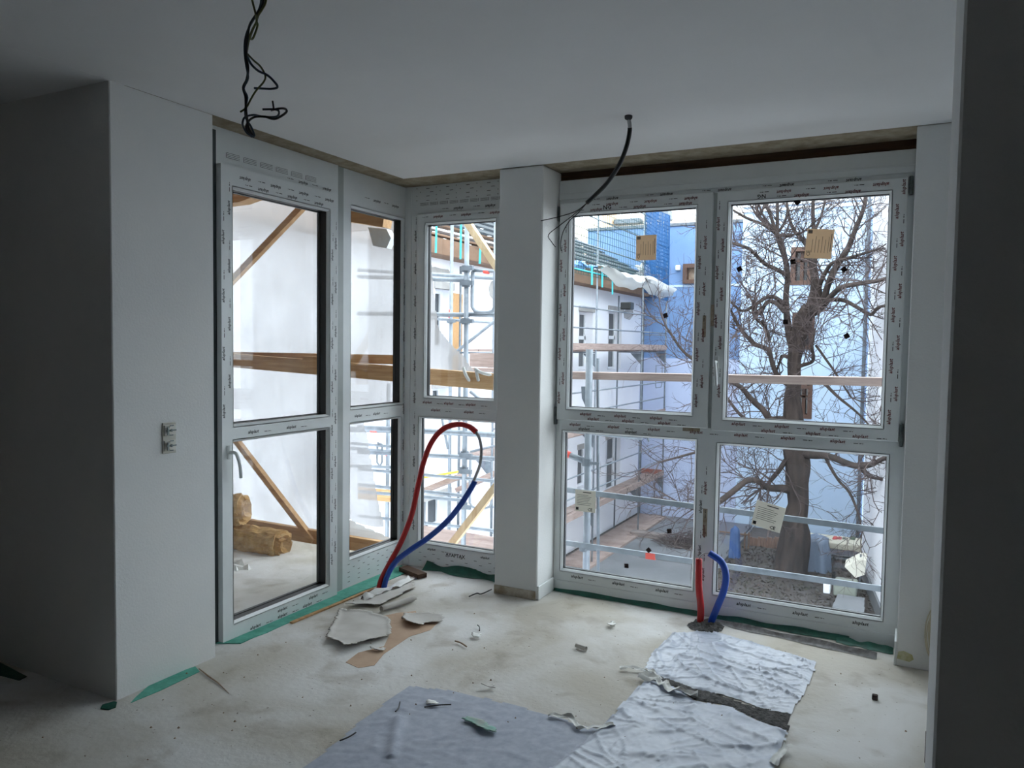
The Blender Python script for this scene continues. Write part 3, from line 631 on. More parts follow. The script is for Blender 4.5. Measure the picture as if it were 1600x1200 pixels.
tag(MB().tube([Vector((*F(311, 1046), 0.004)), Vector((*F(325, 1058), 0.006)), Vector((*F(340, 1068), 0.005)), Vector((*F(358, 1084), 0.001))], [.002, .004, .003, .001], 5).build('card_crack', CARDB), 'raised crack in the floor cover in front of the lit wall', 'crack')
tag(MB().bbox((2.872-.012, -0.46-.012, 0.0), (2.872+.012, -0.46+.012, 0.022), 0.003).build('square_offcut', CORK), 'small square dark offcut on the bare floor at the right', 'offcut')
# crumbs
base = None
for i in range(70):
    u, v = random.uniform(60, 1440), random.uniform(945, 1195)
    if v < 1110-0.45*min(u, 860)+(0 if u < 330 else 0) and u < 560: continue
    x, y = F(u, v)
    if y > 0.15 or x < 0.02 or (x < 0.9 and y > -0.05 and x > 0.66): continue
    if base is None:
        base = MB().add([(0, 0, 0), (0.012, 0.002, 0), (0.009, 0.010, 0), (0.001, 0.008, 0), (0.005, 0.004, 0.007), (0.008, 0.006, 0.005)], [(0, 3, 2, 1), (0, 1, 5, 4), (1, 2, 5), (2, 3, 4, 5), (3, 0, 4)]).build('plaster_crumb', CARDB)
        c = base
    else: c = base.copy(); COL.objects.link(c)
    k = random.uniform(0.35, 1.0); c.location = (x, y, 0.008 if y < -0.9 else 0.001); c.rotation_euler = (0, 0, random.uniform(0, 6)); c.scale = (k, k, k)
    onf = y < -1.0 and 0.75 < x < 2.7
    tag(c, 'tiny dark crumb lying on the foreground film' if onf else 'tiny dark crumb lying loose on the dusty bare floor', 'crumb', 'crumbs on the foreground film' if onf else 'crumbs on the bare floor')

# ---------------------------------------------------------------- pipes
def pY(pts): return [at(u, v, 'y', y) for u, v, y in pts]
t = thing('conduit_pair', (0.03, -0.27, 0), 'tall looped red and blue conduits rising from the floor in the glazed corner', 'pipe')
red = [(592, 921, -.275), (596, 905, -.25), (610, 878, -.22), (627, 846, -.19), (643, 805, -.16), (652, 765, -.14), (662, 722, -.12), (675, 690, -.11), (693, 670, -.10), (715, 663, -.09), (732, 666, -.08), (744, 675, -.08)]
tag(MB().tube(smoothpath(pY(red), 6), 0.0175, 12).build('red_conduit', REDP, t, smooth=True), 'red conduit')
inner = [(741, 671, -.08), (749, 685, -.075), (752, 703, -.07), (750, 725, -.07), (744, 742, -.07), (738, 756, -.075)]
tag(MB().tube(smoothpath(pY(inner), 6), 0.009, 10).build('inner_pipe', GREYP, t, smooth=True), 'grey inner pipe joining the two conduits')
blue = [(742, 752, -.07), (733, 768, -.08), (715, 795, -.10), (695, 818, -.12), (668, 841, -.15), (640, 860, -.19), (618, 878, -.22), (605, 900, -.25), (599, 922, -.27)]
tag(MB().tube(smoothpath(pY(blue), 6), 0.0175, 12).build('blue_conduit', BLUEP, t, smooth=True), 'blue conduit')
t = thing('conduit_pair', (1.98, 0.13, 0), 'short upright red and blue conduits rising in front of the large window', 'pipe')
tag(MB().tube(smoothpath(pY([(1094, 973, .115), (1095, 950, .115), (1092, 915, .115), (1092, 873, .115)]), 6), 0.019, 12).build('red_conduit', REDP, t, smooth=True), 'short red conduit')
tag(MB().tube(smoothpath(pY([(1110, 975, .13), (1120, 950, .12), (1131, 922, .11), (1134, 898, .10), (1127, 878, .10), (1108, 864, .10)]), 6), 0.019, 12).build('blue_conduit', BLUEP, t, smooth=True), 'bent blue conduit')
tag(MB().tube(smoothpath(pY([(1110, 865, .10), (1102, 864, .10), (1094, 869, .11), (1092, 878, .115)]), 5), 0.004, 6).build('inner_pipe', GREYP, t, smooth=True), 'thin pale wire')
tag(sheet_on_floor('rubble_hole', rag_poly([F(1073, 978), F(1090, 968), F(1120, 970), F(1132, 982), F(1118, 992), F(1090, 990)], 4, 0.008), RUBBLE, 0.009, lambda x, y, e: 0.014*noise.noise((x*45, y*45, 1))+0.008, 'broken dark rubble around the feet of the short conduits', 'rubble', 0.01, z0=0.002))

# ---------------------------------------------------------------- cables from the ceiling
t = thing('ceiling_cable', at(981, 181, 'z', H-0.0), 'black flexible conduit hanging from the ceiling with loose thin wires at its end', 'cable')
MB().tube([at(982, 181, 'z', H+0.0)+Vector((0, 0, 0.0)), at(982, 184, 'z', H-0.01)], 0.018, 14).build('rosette', BLACK, t)
A0 = at(982, 183, 'z', H-0.002); dep = (A0-CAMP).dot(FW)
pts = [atd(982, 184, dep), atd(984, 203, dep+.02), atd(978, 232, dep+.06), atd(965, 262, dep+.12), atd(945, 290, dep+.2), atd(917, 317, dep+.28)]
sp = smoothpath(pts, 7)
MB().tube(sp[:7], 0.0095, 10).build('pipe_sleeve', GREYP, t, smooth=True); MB().tube(sp[6:], 0.0105, 10).build('conduit', BLACK, t, smooth=True)
for path in ([(917, 317), (900, 330), (872, 339), (845, 345)], [(917, 317), (897, 335), (875, 352), (857, 367), (862, 378), (868, 386)], [(917, 317), (903, 333), (890, 345), (880, 362), (876, 380), (877, 392)]):
    MB().tube(smoothpath([atd(u, v, dep+.28+(0.02 if u > 860 else 0.0)) for u, v in path], 5), 0.0022, 5).build('wire', BLACK, t, smooth=True)
t = thing('ceiling_cable_bundle', atd(410, -20, 2.2), 'twisted bundle of loose dark wires hanging from the ceiling near the camera', 'cable')
top = H
def W(pts, d0=2.2): return smoothpath([atd(340+x/5, y/5, d0+0.012*math.sin(i*1.7+x*0.01)) for i, (x, y) in enumerate(pts)], 5)
for pts, r, m in (([(370, -190), (372, -80), (350, 40), (305, 110), (250, 200), (235, 300), (222, 420), (238, 530), (228, 620), (200, 685), (218, 760), (222, 860), (232, 940), (245, 1010), (285, 1070)], .0036, BLACK),
                  ([(360, -190), (345, -60), (335, 40), (300, 120), (245, 215), (215, 310), (212, 420), (225, 520), (238, 610), (205, 690), (232, 760), (215, 860), (225, 930), (262, 990), (290, 1060)], .0030, CABB),
                  ([(385, -190), (378, 0), (350, 70), (318, 120), (300, 180), (265, 250), (240, 330), (225, 430)], .0032, CABG),
                  ([(340, -190), (268, -60), (275, 20), (295, 100), (305, 165), (312, 200), (290, 270), (270, 305), (255, 290), (285, 210)], .0030, CABG),
                  ([(225, 420), (262, 500), (320, 555), (385, 585), (440, 635), (468, 680), (420, 695), (350, 692), (285, 688)], .0034, CABB),
                  ([(228, 415), (280, 470), (335, 520), (372, 590), (360, 640), (300, 710), (260, 775), (225, 840), (178, 875)], .0028, CABG),
                  ([(285, 1070), (235, 1045), (205, 1000), (195, 960), (215, 915), (280, 898), (340, 908), (420, 915), (470, 905), (478, 870), (445, 855), (350, 855)], .0030, CABB),
                  ([(270, 1070), (225, 1010), (240, 950), (290, 915), (370, 912), (440, 930), (500, 905), (540, 870), (520, 848), (470, 850), (415, 862)], .0034, BLACK),
                  ([(440, 860), (436, 830), (430, 792)], .0026, BLACK)):
    MB().tube(W(pts), r, 6).build('wire', m, t, smooth=True)
# coil on the right wall
t = MB()
for k in range(7):
    rx, rz = 0.050+0.006*math.sin(k*2), 0.13+0.012*math.cos(k*3); cx, cz = 3.13+0.012*math.sin(k), 0.20+0.01*math.cos(k*2)
    t.tube([(cx+rx*math.cos(a), -0.018-0.005*k, cz+rz*math.sin(a)) for a in [2*PI*i/26+k for i in range(27)]], 0.0032, 6)
tag(t.build('cable_coil', mat('cream_cable', (206, 196, 172), 0.5), smooth=True), 'cream cable coil hanging low on the wall right of the large window', 'cable')
tag(MB().prism([(2.949, -.0025, .036), (3.004, -.0025, .03), (3.022, -.0025, .045), (3.015, -.0025, .066), (2.98, -.0025, .078), (2.955, -.0025, .072)], (0, .0035, 0)).build('yellow_stain', mat('yellow_foam', (176, 172, 116), 0.8, col2=(206, 204, 176), scale=24)), 'yellowish foam smear at the foot of the right wall', 'stain')
tag(MB().prism([(3.06, -0.95, 0.002), (3.20, -0.86, 0.002), (3.3, -0.98, 0.002), (3.3, -1.16, 0.002), (3.13, -1.12, 0.002)], (0, 0, 0.12)).build('dark_bag', CORK), 'dark object on the floor half hidden by the near wall end', 'bag')

# ================================================================ outside
GZ = -4.1
YB = lambda u, v, y: at(u, v, 'y', y)
XB = lambda u, v, x: at(u, v, 'x', x)
# ground, paving
struct('floor_courtyard', MB().box((-40, 2.2, GZ-0.3), (40, 60, GZ)), GROUND, label='brown winter garden soil of the courtyard')
struct('floor_courtyard_paving', MB().box((-5.0, 4.0, GZ), (-1.3, 20.8, GZ+0.05)), PAVE, label='grey paving beside the scaffolded house')
# own house below and around the room (outer wall under the windows, slab edge)
struct('wall_outer_lower', MB().box((-0.25, 0.0, GZ), (6.2, 0.34, -0.12)), WALLW)
struct('wall_outer_upper', MB().box((-4.2, -8.2, H+0.16), (6.2, 0.36, H+0.6)), WALLW)
struct('wall_outer_right', MB().box((3.62, 0.0, -0.12), (9.0, 0.36, H+0.6)), WALLW)
# balcony
bal = thing('balcony', (-1.8, -0.9, -0.2), 'concrete balcony slab outside the glazed door with a lower grey ledge', 'balcony')
MB().bbox((-3.6, -1.80, -0.22), (-0.16, -0.12, -0.045), 0.01).build('slab', BALC, bal)
MB().bbox((-3.6, -0.118, -0.34), (-0.28, 0.50, -0.125), 0.01).build('ledge', BALC, bal)
MB().bbox((-3.8, -1.80, -0.3), (-3.6, 0.5, 2.70), 0.01).build('end_wall', WALLW, bal)
MB().bbox((-3.8, -1.80, 2.72), (-0.37, 0.62, 2.86), 0.01).build('added_canopy', WOOD, bal)  # canopy added overhead to shade the plastic sheeting and balcony floor
kick = MB().bar((-3.3, 0.52, -0.005), (0.72, 0.52, -0.03), 0.045, 0.14); tag(kick.build('kick_board', WOOD), 'brown timber kick board along the back edge of the balcony', 'board')

def beam(name, a, b, wd, ht, m, label, cat='timber', up=(0, 0, 1)):
    return tag(MB().bar(a, b, wd, ht, up).build(name, m), label, cat)
# horizontal timbers
a_, b_ = YB(350, 562, .62), YB(790, 598, .62); a_ = a_+(a_-b_).normalized()*0.5
rail = beam('timber_beam', a_, b_, 0.06, 0.115, WOOD, 'long brown squared beam crossing behind the balcony door and narrow window', 'beam')
beam('timber_beam', YB(360, 556, .70)+Vector((-.4, 0, 0)), YB(620, 562, .70), 0.05, 0.07, WOOD, 'thinner brown batten lying on top behind the long beam', 'beam')
beam('timber_beam', YB(476, 561, .60), YB(505, 563, .60), 0.05, 0.05, WOOD, 'short brown block on the long beam behind the balcony door', 'beam')
q0, q1 = YB(886, 586, .95), YB(1400, 597, .95)
beam('guard_plank', q0+(q0-q1).normalized()*0.12, q1+(q1-q0).normalized()*0.8, 0.15, 0.05, WOODG, 'weathered horizontal guard plank crossing outside the large window', 'plank')
for (p, q, wd, lab) in (((478, 318), (350, 452), .05, 'slanting brown brace behind the upper pane of the balcony door'), ((366, 684), (490, 846), .045, 'slanting brown brace behind the lower pane of the balcony door')):
    beam('timber_brace', YB(*p, .50), YB(*q, .50), wd, 0.045, WOOD, lab, 'brace', up=(0, 1, 0))
_a, _b = YB(722, 335, .95), YB(800, 452, .95); _b = _a.lerp(_b, (_a.z-1.36)/(_a.z-_b.z))
beam('timber_brace', _a, _b, 0.05, 0.05, WOODP, 'pale timber brace behind the top of the narrow window', 'brace', up=(0, 1, 0))
beam('timber_brace', YB(800, 728, .80), YB(700, 858, .80), 0.05, 0.05, WOODP, 'pale timber brace behind the lower pane of the narrow window', 'brace', up=(0, 1, 0))
# timber roof bits over the balcony
tag(MB().prism([YB(340, 250, .3), YB(410, 286, .3), YB(400, 306, .3), YB(372, 316, .3), YB(340, 320, .3)], (0, .12, 0)).build('roof_timber', WOOD), 'brown timber edge above the balcony, top left of the door pane', 'timber')
beam('roof_timber', YB(520, 332, .35), YB(606, 345, .35), 0.10, 0.10, WOOD, 'brown timber block above the balcony behind the fixed window', 'timber')
tag(MB().prism([YB(575, 355, .40), YB(604, 358, .40), YB(611, 372, .40), YB(604, 388, .40), YB(583, 384, .40)], (0, .06, 0)).build('plastic_wrap', mat('white_block', (214, 222, 226), 0.4, bump=0.6, bscale=20)), 'crumpled white plastic wrap under the timber block', 'wrap')

# milky plastic sheeting hanging behind the beam
def hang(name, poly_px, Y, m, label, nx=60, amp=0.03, cat='sheeting', step=0.022, seed=3.0, drape=1.0):
    poly = [(q.x, q.z) for q in (YB(u, v, Y) for u, v in poly_px)]
    xs = [p[0] for p in poly]; zs = [p[1] for p in poly]; idx = {}; V = []; Fc = []
    nx = int((max(xs)-min(xs))/step)+2; nz = int((max(zs)-min(zs))/step)+2
    def vid(i, j):
        if (i, j) not in idx:
            x, z = min(xs)+i*step, min(zs)+j*step
            c = min(((Vector(p)-Vector((x, z))).length, p) for p in poly)
            # snap rim vertices to the outline
            best = None
            for k in range(len(poly)):
                a, b = Vector(poly[k]), Vector(poly[(k+1) % len(poly)]); ab = b-a; P = Vector((x, z)); t = max(0, min(1, (P-a).dot(ab)/max(1e-9, ab.length_squared))); e = a+ab*t; dd = (P-e).length
                if best is None or dd < best[0]: best = (dd, e)
            if not inside((x, z), poly) and best[0] < step*1.6: x, z = best[1]
            y = Y+amp*(math.sin(x*5*drape+seed+noise.noise((x*1.3, z*1.1, seed))*4)*0.6+noise.noise((x*3+z*1.2, z*2.2, seed))*1.3)+amp*0.5*noise.noise((x*9, z*5, seed))
            idx[(i, j)] = len(V); V.append((x, y, z))
        return idx[(i, j)]
    for i in range(nx):
        for j in range(nz):
            cx, cz = min(xs)+(i+.5)*step, min(zs)+(j+.5)*step
            if inside((cx, cz), poly): Fc.append((vid(i, j), vid(i+1, j), vid(i+1, j+1), vid(i, j+1)))
    return tag(MB().add(V, Fc).build(name, m, smooth=True, fix=False), label, cat)
hang('plastic_sheeting', [(200, 150), (676, 250), (672, 400), (674, 440), (679, 480), (684, 512), (700, 534), (722, 556), (736, 575), (745, 588), (726, 583), (700, 585), (660, 600), (630, 640), (568, 662), (575, 690), (585, 735), (596, 790), (605, 822), (575, 822), (545, 813), (500, 846), (360, 838), (200, 840)], 0.86, SHEET, 'large milky plastic sheeting hung around the balcony, torn at its right edge')
hang('plastic_sheeting', [(520, 805), (548, 812), (580, 826), (622, 846), (622, 868), (520, 850)], 0.60, TARP, 'white sheeting fold lying over the kick board behind the fixed window', amp=0.01, cat='sheeting')
for k, (p, q) in enumerate((((726, 580), (735, 598)), ((737, 580), (748, 594)))):
    pass
t = MB()
for p in ([(724, 574), (728, 586), (734, 596)], [(744, 578), (746, 588), (748, 596)], [(742, 576), (752, 582), (768, 586)]):
    t.tube(smoothpath([YB(u, v, .57) for u, v in p], 4), [0.012]*8+[0.004], 5)
tag(t.build('sheeting_shred', TARP, smooth=True), 'torn white shreds of sheeting hanging over the beam end', 'shred')

def draped(name, c, rx, ry, hz, m, label, seed, cat):
    V = []; Fc = []; n = 40; k = 10
    for i in range(k+1):
        t = i/k; sc_ = (1-0.25*t) if t < .8 else (0.8*(1-(t-.8)/.2*.75)); z = hz*min(1, t/.8)*(1 if t < .8 else 1+.12*(t-.8)/.2)
        for j in range(n):
            a = 2*PI*j/n; q = 1+.10*math.sin(a*7+seed+t*2)*(1-t*.6)+.12*noise.noise((math.cos(a)*2, math.sin(a)*2, seed+t*2))
            e = (abs(math.cos(a))**4+abs(math.sin(a))**4)**-.25
            V.append((c[0]+math.cos(a)*e*rx*sc_*q, c[1]+math.sin(a)*e*ry*sc_*q, c[2]+z*(1+.10*noise.noise((math.cos(a)*1.5, math.sin(a)*1.5, seed+5)))))
    for i in range(k):
        for j in range(n): Fc.append((i*n+j, i*n+(j+1) % n, (i+1)*n+(j+1) % n, (i+1)*n+j))
    Fc.append(tuple(k*n+j for j in range(n)))
    return tag(MB().add(V, Fc).build(name, m, smooth=True), label, cat)
# mineral wool rolls and litter on the balcony
wool = MB(); 
def wobble_roll(p0, p1, r, seed):
    n = 30; k = 22; V = []; Fc = []; d = (p1-p0).normalized(); s = d.cross(Vector((0, 0, 1))).normalized(); u = s.cross(d)
    for i in range(k+1):
        for j in range(n):
            a = 2*PI*j/n; rr = r*(1+0.22*noise.noise((i*0.5+seed, math.cos(a)*2.2, math.sin(a)*2.2))+0.16*noise.noise((i*1.3+seed, math.cos(a)*6, math.sin(a)*6)))
            V.append(p0.lerp(p1, i/k)+s*math.cos(a)*rr+u*math.sin(a)*rr)
    for i in range(k):
        for j in range(n): Fc.append((i*n+j, i*n+(j+1) % n, (i+1)*n+(j+1) % n, (i+1)*n+j))
    # spiral ends
    for e in (0, k):
        off = d*(-0.02 if e == 0 else 0.02); b = len(V)
        for q, fr in enumerate((0.8, 0.72, 0.5, 0.42, 0.2)):
            for j in range(n): V.append(p0.lerp(p1, e/k)+(V[e*n+j]-p0.lerp(p1, e/k))*fr+off*(1 if q % 2 else -0.5))
        rings = [e*n]+[b+q*n for q in range(5)]
        for q in range(5):
            for j in range(n): Fc.append((rings[q]+j, rings[q]+(j+1) % n, rings[q+1]+(j+1) % n, rings[q+1]+j))
        Fc.append(tuple(rings[5]+j for j in range(n)))
    return MB().add(V, Fc)
zf = -0.045
r1 = wobble_roll(Vector((-1.95, -0.02, zf+0.115)), Vector((-1.06, 0.02, zf+0.105)), 0.105, 1.0)
tag(r1.build('insulation_roll', WOOL), 'tan mineral wool roll lying at the back of the balcony, end towards the door', 'insulation')
r2 = wobble_roll(Vector((-2.1, -0.25, zf+0.26)), Vector((-1.42, 0.0, zf+0.33)), 0.115, 6.0)
tag(r2.build('insulation_roll', WOOL), 'loose tan mineral wool heap on top, behind the left edge of the door pane', 'insulation')
def crumpled(name, c, sx, sy, hz, m, label, seed, cat):
    V = []; Fc = []; n = 9
    for i in range(n+1):
        for j in range(n+1):
            x, y = (i/n-.5), (j/n-.5); e = max(0, 1-4*(x*x+y*y)**1.0)
            V.append((c[0]+x*sx*(1+0.3*noise.noise((i, j, seed))), c[1]+y*sy*(1+0.3*noise.noise((j, i, seed))), c[2]+0.004+hz*e*(0.5+abs(noise.noise((i*0.9, j*0.9, seed)))*1.8)))
    for i in range(n):
        for j in range(n): q = i*(n+1)+j; Fc.append((q, q+1, q+n+2, q+n+1))
    return tag(MB().add(V, Fc).build(name, m), label, cat)
crumpled('paper_litter', (-1.05, -0.40, zf), 0.26, 0.22, 0.07, PAPERW, 'white crumpled foil on the balcony in front of the wool roll', 2.0, 'litter')
crumpled('paper_litter', (-1.0, -0.56, zf), 0.20, 0.08, 0.03, LABEL, 'cream scrap on the balcony below the crumpled foil', 5.0, 'litter')
crumpled('paper_litter', (-0.74, -0.79, zf), 0.14, 0.10, 0.03, PAPERW, 'white torn paper on the balcony near the door leaf', 8.0, 'litter')
for i, (x, y) in enumerate(((-.62, -.42), (-.7, -.2), (-.55, -.25))):
    crumpled('litter_bit', (x, y, zf), 0.03, 0.03, 0.02, (PAPERW, PAPERW, RUBBLE)[i], ('small pale bit on the balcony, left of three', 'small pale bit furthest back on the balcony floor', 'small dark bit on the balcony floor near the mullion')[i], i+20., 'litter')

# guard rails outside the large window
def rail_(name, p, q, ht, wd, m, label, ext=(0.25, 0.5)):
    a, b = Vector(p), Vector(q); d = (b-a).normalized()
    return tag(MB().bar(a-d*ext[0], b+d*ext[1], wd, ht).build(name, m), label, 'rail')
R1 = thing('guard_rail', YB(883, 766, .62), 'upper flat galvanised guard rail crossing the lower panes of the large window', 'rail')
a, b = YB(883, 765, .62), YB(1386, 830, .62); d = (b-a).normalized(); MB().bar(a-d*.4, b+d*.8, 0.012, 0.034).build('rail', GALV, R1)
R2 = thing('guard_rail', YB(883, 850, .62), 'lower flat galvanised guard rail with a red marker band', 'rail')
a, b = YB(883, 848, .62), YB(1383, 921, .62); d = (b-a).normalized(); MB().bar(a-d*.4, b+d*.8, 0.012, 0.034).build('rail', GALV, R2)
a, b = YB(1009, 868, .62), YB(1024, 870, .62); MB().bar(a, b, 0.014, 0.04).build('marker_band', REDTAPE, R2)
# near scaffold standard with couplers
st = thing('scaffold_pole', YB(920, 900, .8), 'thick galvanised scaffold pole standing just outside the left half of the large window', 'scaffold')
p, q = YB(914, 1010, .80), YB(921, 546, .80)
MB().tube([p, q], 0.0245, 14).build('tube', GALV, st, smooth=True)
MB().tube([YB(935, 1000, 1.05), YB(934, 560, 1.05)], 0.012, 8).build('stay', GALVD, st, smooth=True)
for (u, v) in ((917, 722), (915, 772), (913, 855)):
    c = YB(u, v, .80); MB().tube([c-Vector((0, 0, .025)), c+Vector((0, 0, .025))], 0.036, 10).bar(c+Vector((.03, -.03, 0)), c+Vector((.10, -.02, 0)), .012, .02).build('coupler', GALVD, st)
MB().tube([YB(888, 710, .80), YB(912, 720, .80)], 0.022, 10).build('stub', GALV, st, smooth=True)
MB().tube([YB(885, 708.5, .80), YB(891, 711.5, .80)], 0.0235, 10).build('marker_band', REDTAPE, st, smooth=True)
MB().prism([YB(908, 604, .82), YB(914, 604, .82), YB(920, 640, .82), YB(917, 640, .82), YB(909, 622, .82)], (0, .01, 0)).build('bracket', GALVD, st)
lg = thing('scaffold_ledger', YB(883, 672, .9), 'thick galvanised ledger tube at the top of the lower left pane', 'scaffold')
MB().tube([YB(868, 669, .9), YB(1003, 683, .9)], 0.022, 12).build('tube', GALV, lg, smooth=True)
MB().tube([YB(1000, 682, .9), YB(1012, 684, .9), YB(1014, 690, .9)], 0.008, 6).build('hook', GALVD, lg)
# scaffold seen through the narrow window, a few metres out
sc = thing('corner_scaffold', YB(729, 860, 2.3), 'galvanised tube scaffold behind the narrow window with guard frames and couplers', 'scaffold')
def T(pts, r, m=GALV, nm='tube', n=8, smooth=True): return MB().tube([YB(*p) for p in pts], r, n).build(nm, m, sc, smooth=smooth)
T([(722, 1000, 2.3), (728, 560, 2.3), (730, 300, 2.3)], .0245, nm='standard', n=12)
T([(700, 1000, 5.2), (704, 560, 5.2), (707, 300, 5.2)], .0245, nm='standard', n=10)
for (a, b, y, r) in (((560, 422), (800, 436), 3.2, .022), ((560, 432), (733, 438), 2.35, .022), ((560, 490), (733, 492), 2.35, .022), ((728, 491), (800, 493), 2.35, .022), ((660, 497), (800, 506), 5.2, .018),
                     ((560, 668), (800, 681), 2.3, .028), ((560, 706), (800, 718), 2.35, .022), ((560, 733), (800, 754), 2.3, .016), ((560, 757), (728, 775), 2.4, .018), ((560, 768), (728, 782), 2.6, .018), ((560, 806), (800, 832), 2.3, .016),
                     ((540, 671), (640, 673), 2.9, .03), ((540, 692), (640, 700), 2.9, .016), ((540, 700), (640, 708), 3.0, .02), ((540, 728), (640, 731), 2.8, .018)):
    T([(*a, y), (*b, y)], r, nm='ledger')
T([(607, 600, 3.4), (604, 900, 3.4)], .024, nm='standard')
T([(775, 500, 3.4), (700, 560, 3.4)], .018, nm='diagonal'); T([(735, 612, 2.8), (760, 632, 2.8)], .018, nm='diagonal'); T([(800, 690, 3.6), (735, 706, 3.6)], .014, nm='diagonal'); T([(690, 650, 2.6), (700, 702, 2.6)], .014, nm='diagonal')
def uframe(u0, u1, v0, v1, y, r=.018):
    pts = [(u0, v0, y), (u0-1, (v0+v1)/2, y), (u0-1, v1-8, y), (u0+3, v1-2, y), (u0+9, v1, y), (u1-9, v1, y), (u1-3, v1-2, y), (u1, v1-8, y), (u1, (v0+v1)/2, y), (u1, v0, y), (u0, v0-2, y)]
    MB().tube([YB(*p) for p in pts], r, 8).build('guard_frame', GALV, sc, smooth=True)
uframe(739, 773, 424, 488, 2.3); uframe(735, 768, 715, 794, 2.6, .012); uframe(590, 597, 694, 730, 2.9, .012)
for (u, v, y) in ((728, 420, 2.3), (728, 443, 2.3), (728, 502, 2.3), (726, 710, 2.3), (725, 735, 2.3), (724, 790, 2.3), (704, 502, 5.2)):
    c = YB(u, v, y); MB().tube([c-Vector((0, 0, .03)), c+Vector((0, 0, .03))], 0.042, 10).bar(c+Vector((-.03, -.04, 0)), c+Vector((.11, -.05, 0)), .03, .04).build('coupler', GALVD, sc)
for (a, b, y, r) in (((756, 424), (764, 425), 2.3, .020), ((704, 484), (703, 497), 5.2, .026), ((580, 672), (590, 672), 2.9, .032), ((606, 706), (605, 712), 3.4, .026)):
    T([(*a, y), (*b, y)], r, REDTAPE, 'marker_band')
def plank(parent, a, b, wd, ht, m, nm='plank', up=(0, 0, 1)): return MB().bar(a, b, wd, ht, up).build(nm, m, parent)
plank(sc, YB(735, 562, 3.6), YB(800, 564, 3.6), .03, .16, WOODG, 'toe_board')
plank(sc, YB(735, 577, 3.4), YB(800, 579, 3.4), .28, .04, WOODG, 'plank')
for (a, b, y, m) in (((655, 770), (725, 742), 3.2, WOODG), ((722, 763), (800, 728), 3.6, WOODG)): plank(sc, YB(*a, y), YB(*b, y), .30, .05, m, 'plank')
plank(sc, YB(650, 748, 3.0), YB(716, 737, 3.0), .10, .02, mat('yellow_board', (226, 184, 60), 0.6), 'yellow_board')
plank(sc, YB(655, 832, 2.7), YB(790, 855, 2.7), .03, .16, WOODG, 'toe_board'); plank(sc, YB(560, 770, 3.2), YB(640, 778, 3.2), .03, .14, WOOD, 'toe_board')
for k, (u, v0, v1) in enumerate(((682, 346, 395), (720.5, 346, 405), (750.5, 388, 412))):
    tag(MB().bar(YB(u, v0, 2.6), YB(u-1, v1, 2.6), .022, .004, (0, 1, 0)).build('lashing_strap', CYAN), ('turquoise strap hanging at the left edge of the narrow window', 'turquoise strap hanging beside the thick standard', 'short turquoise strap right of the thick standard')[k], 'strap')
for k, (u, v0, v1) in enumerate(((925, 416, 445), (941, 418, 449), (957, 436, 460))):
    tag(MB().bar(XB(u, v0, -4.1), XB(u, v1, -4.1), .07, .02, (1, 0, 0)).build('lashing_strap', CYAN), ('turquoise strap nearest the left edge of the large window', 'second turquoise strap hanging under the eaves net', 'third turquoise strap, beside the small floodlight')[k], 'strap')

# ---------------------------------------------------------------- scaffolded white house on the left
XF = -5.2
hs = thing('scaffolded_house', (XF, 12, GZ), 'white rendered house with a slate roof behind scaffolding, left side of the courtyard', 'house')
MF = lambda s, d, z: (XF-d, s, z)
def rectpx(u0, v0, u1, v1):
    a, b = XB(u0, v0, XF), XB(u1, v1, XF); c, d = XB(u0, v1, XF), XB(u1, v0, XF)
    return (a.y, (b.z+c.z)/2, b.y, (a.z+d.z)/2)
EZ = 3.45
wins = [rectpx(905, 487, 925, 577), rectpx(951, 486, 970, 577), rectpx(903, 700, 922, 762), rectpx(947, 684, 968, 768), rectpx(946, 866, 969, 892),
        rectpx(680, 452, 705, 545), rectpx(676, 606, 702, 626), rectpx(662, 778, 700, 828)]
wins = [(a, b, c, d) for a, b, c, d in wins]
def nofold(ws):
    out = []
    for w_ in ws:
        a, b, c, d = w_; out.append((min(a, c), min(b, d), max(a, c), max(b, d)))
    return out
wins = nofold(wins)
holed(MF, (-3.0, GZ, 21.0, EZ), wins, 0, 0.35).build('facade', WALLF, hs)
MB().box((XF-9, -3, GZ), (XF-0.36, 21.0, GZ+0.2)).box((XF-9, 20.8, GZ), (XF-0.30, 21.0, EZ)).build('gable', WALLW, hs)
for (s0, z0, s1, z1) in wins:
    fw_ = 0.07; o = MB()
    o.loft(MF, [(s0, z0, s1, z1, .30), (s0, z0, s1, z1, .22), (s0+fw_, z0+fw_, s1-fw_, z1-fw_, .22), (s0+fw_, z0+fw_, s1-fw_, z1-fw_, .26)])
    if z1-z0 > 1.2: o.box(MF(s0, .22, lerp(z0, z1, .55)-.05), MF(s1, .27, lerp(z0, z1, .55)+.05))
    o.box(MF((s0+s1)/2-.04, .22, z0), MF((s0+s1)/2+.04, .27, z1))
    wf = o.build('window', WINF, hs); MB().box(MF(s0, .262, z0), MF(s1, .28, z1)).build('pane', DARKG, wf)
    MB().bbox(MF(s0-.05, -.05, z1), MF(s1+.05, .05, z1+.14), .005).build('lintel_board', GPATCH, hs)
a, b = rectpx(708, 456, 722, 540)[0], rectpx(708, 456, 722, 540)[2]
MB().bbox(MF(a, -.01, .9), MF(b, .05, 2.55), .01).build('plywood_panel', WOOD, hs)
def patch(pts, m, nm, parent=hs, off=0.012):
    P = [XB(u, v, XF+off) for u, v in pts]; return MB().prism(P, (-0.011, 0, 0)).build(nm, m, parent)
patch([(672, 418), (680, 417), (690, 420), (700, 421), (704, 425), (703, 430), (685, 431), (672, 428)], GPATCH, 'mortar_patch')
patch([(768, 440), (776, 436), (782, 470), (776, 474), (766, 462), (764, 450)], GPATCH, 'mortar_patch')
patch([(975, 486), (988, 480), (990, 492), (984, 500), (976, 497)], GPATCH, 'mortar_patch')
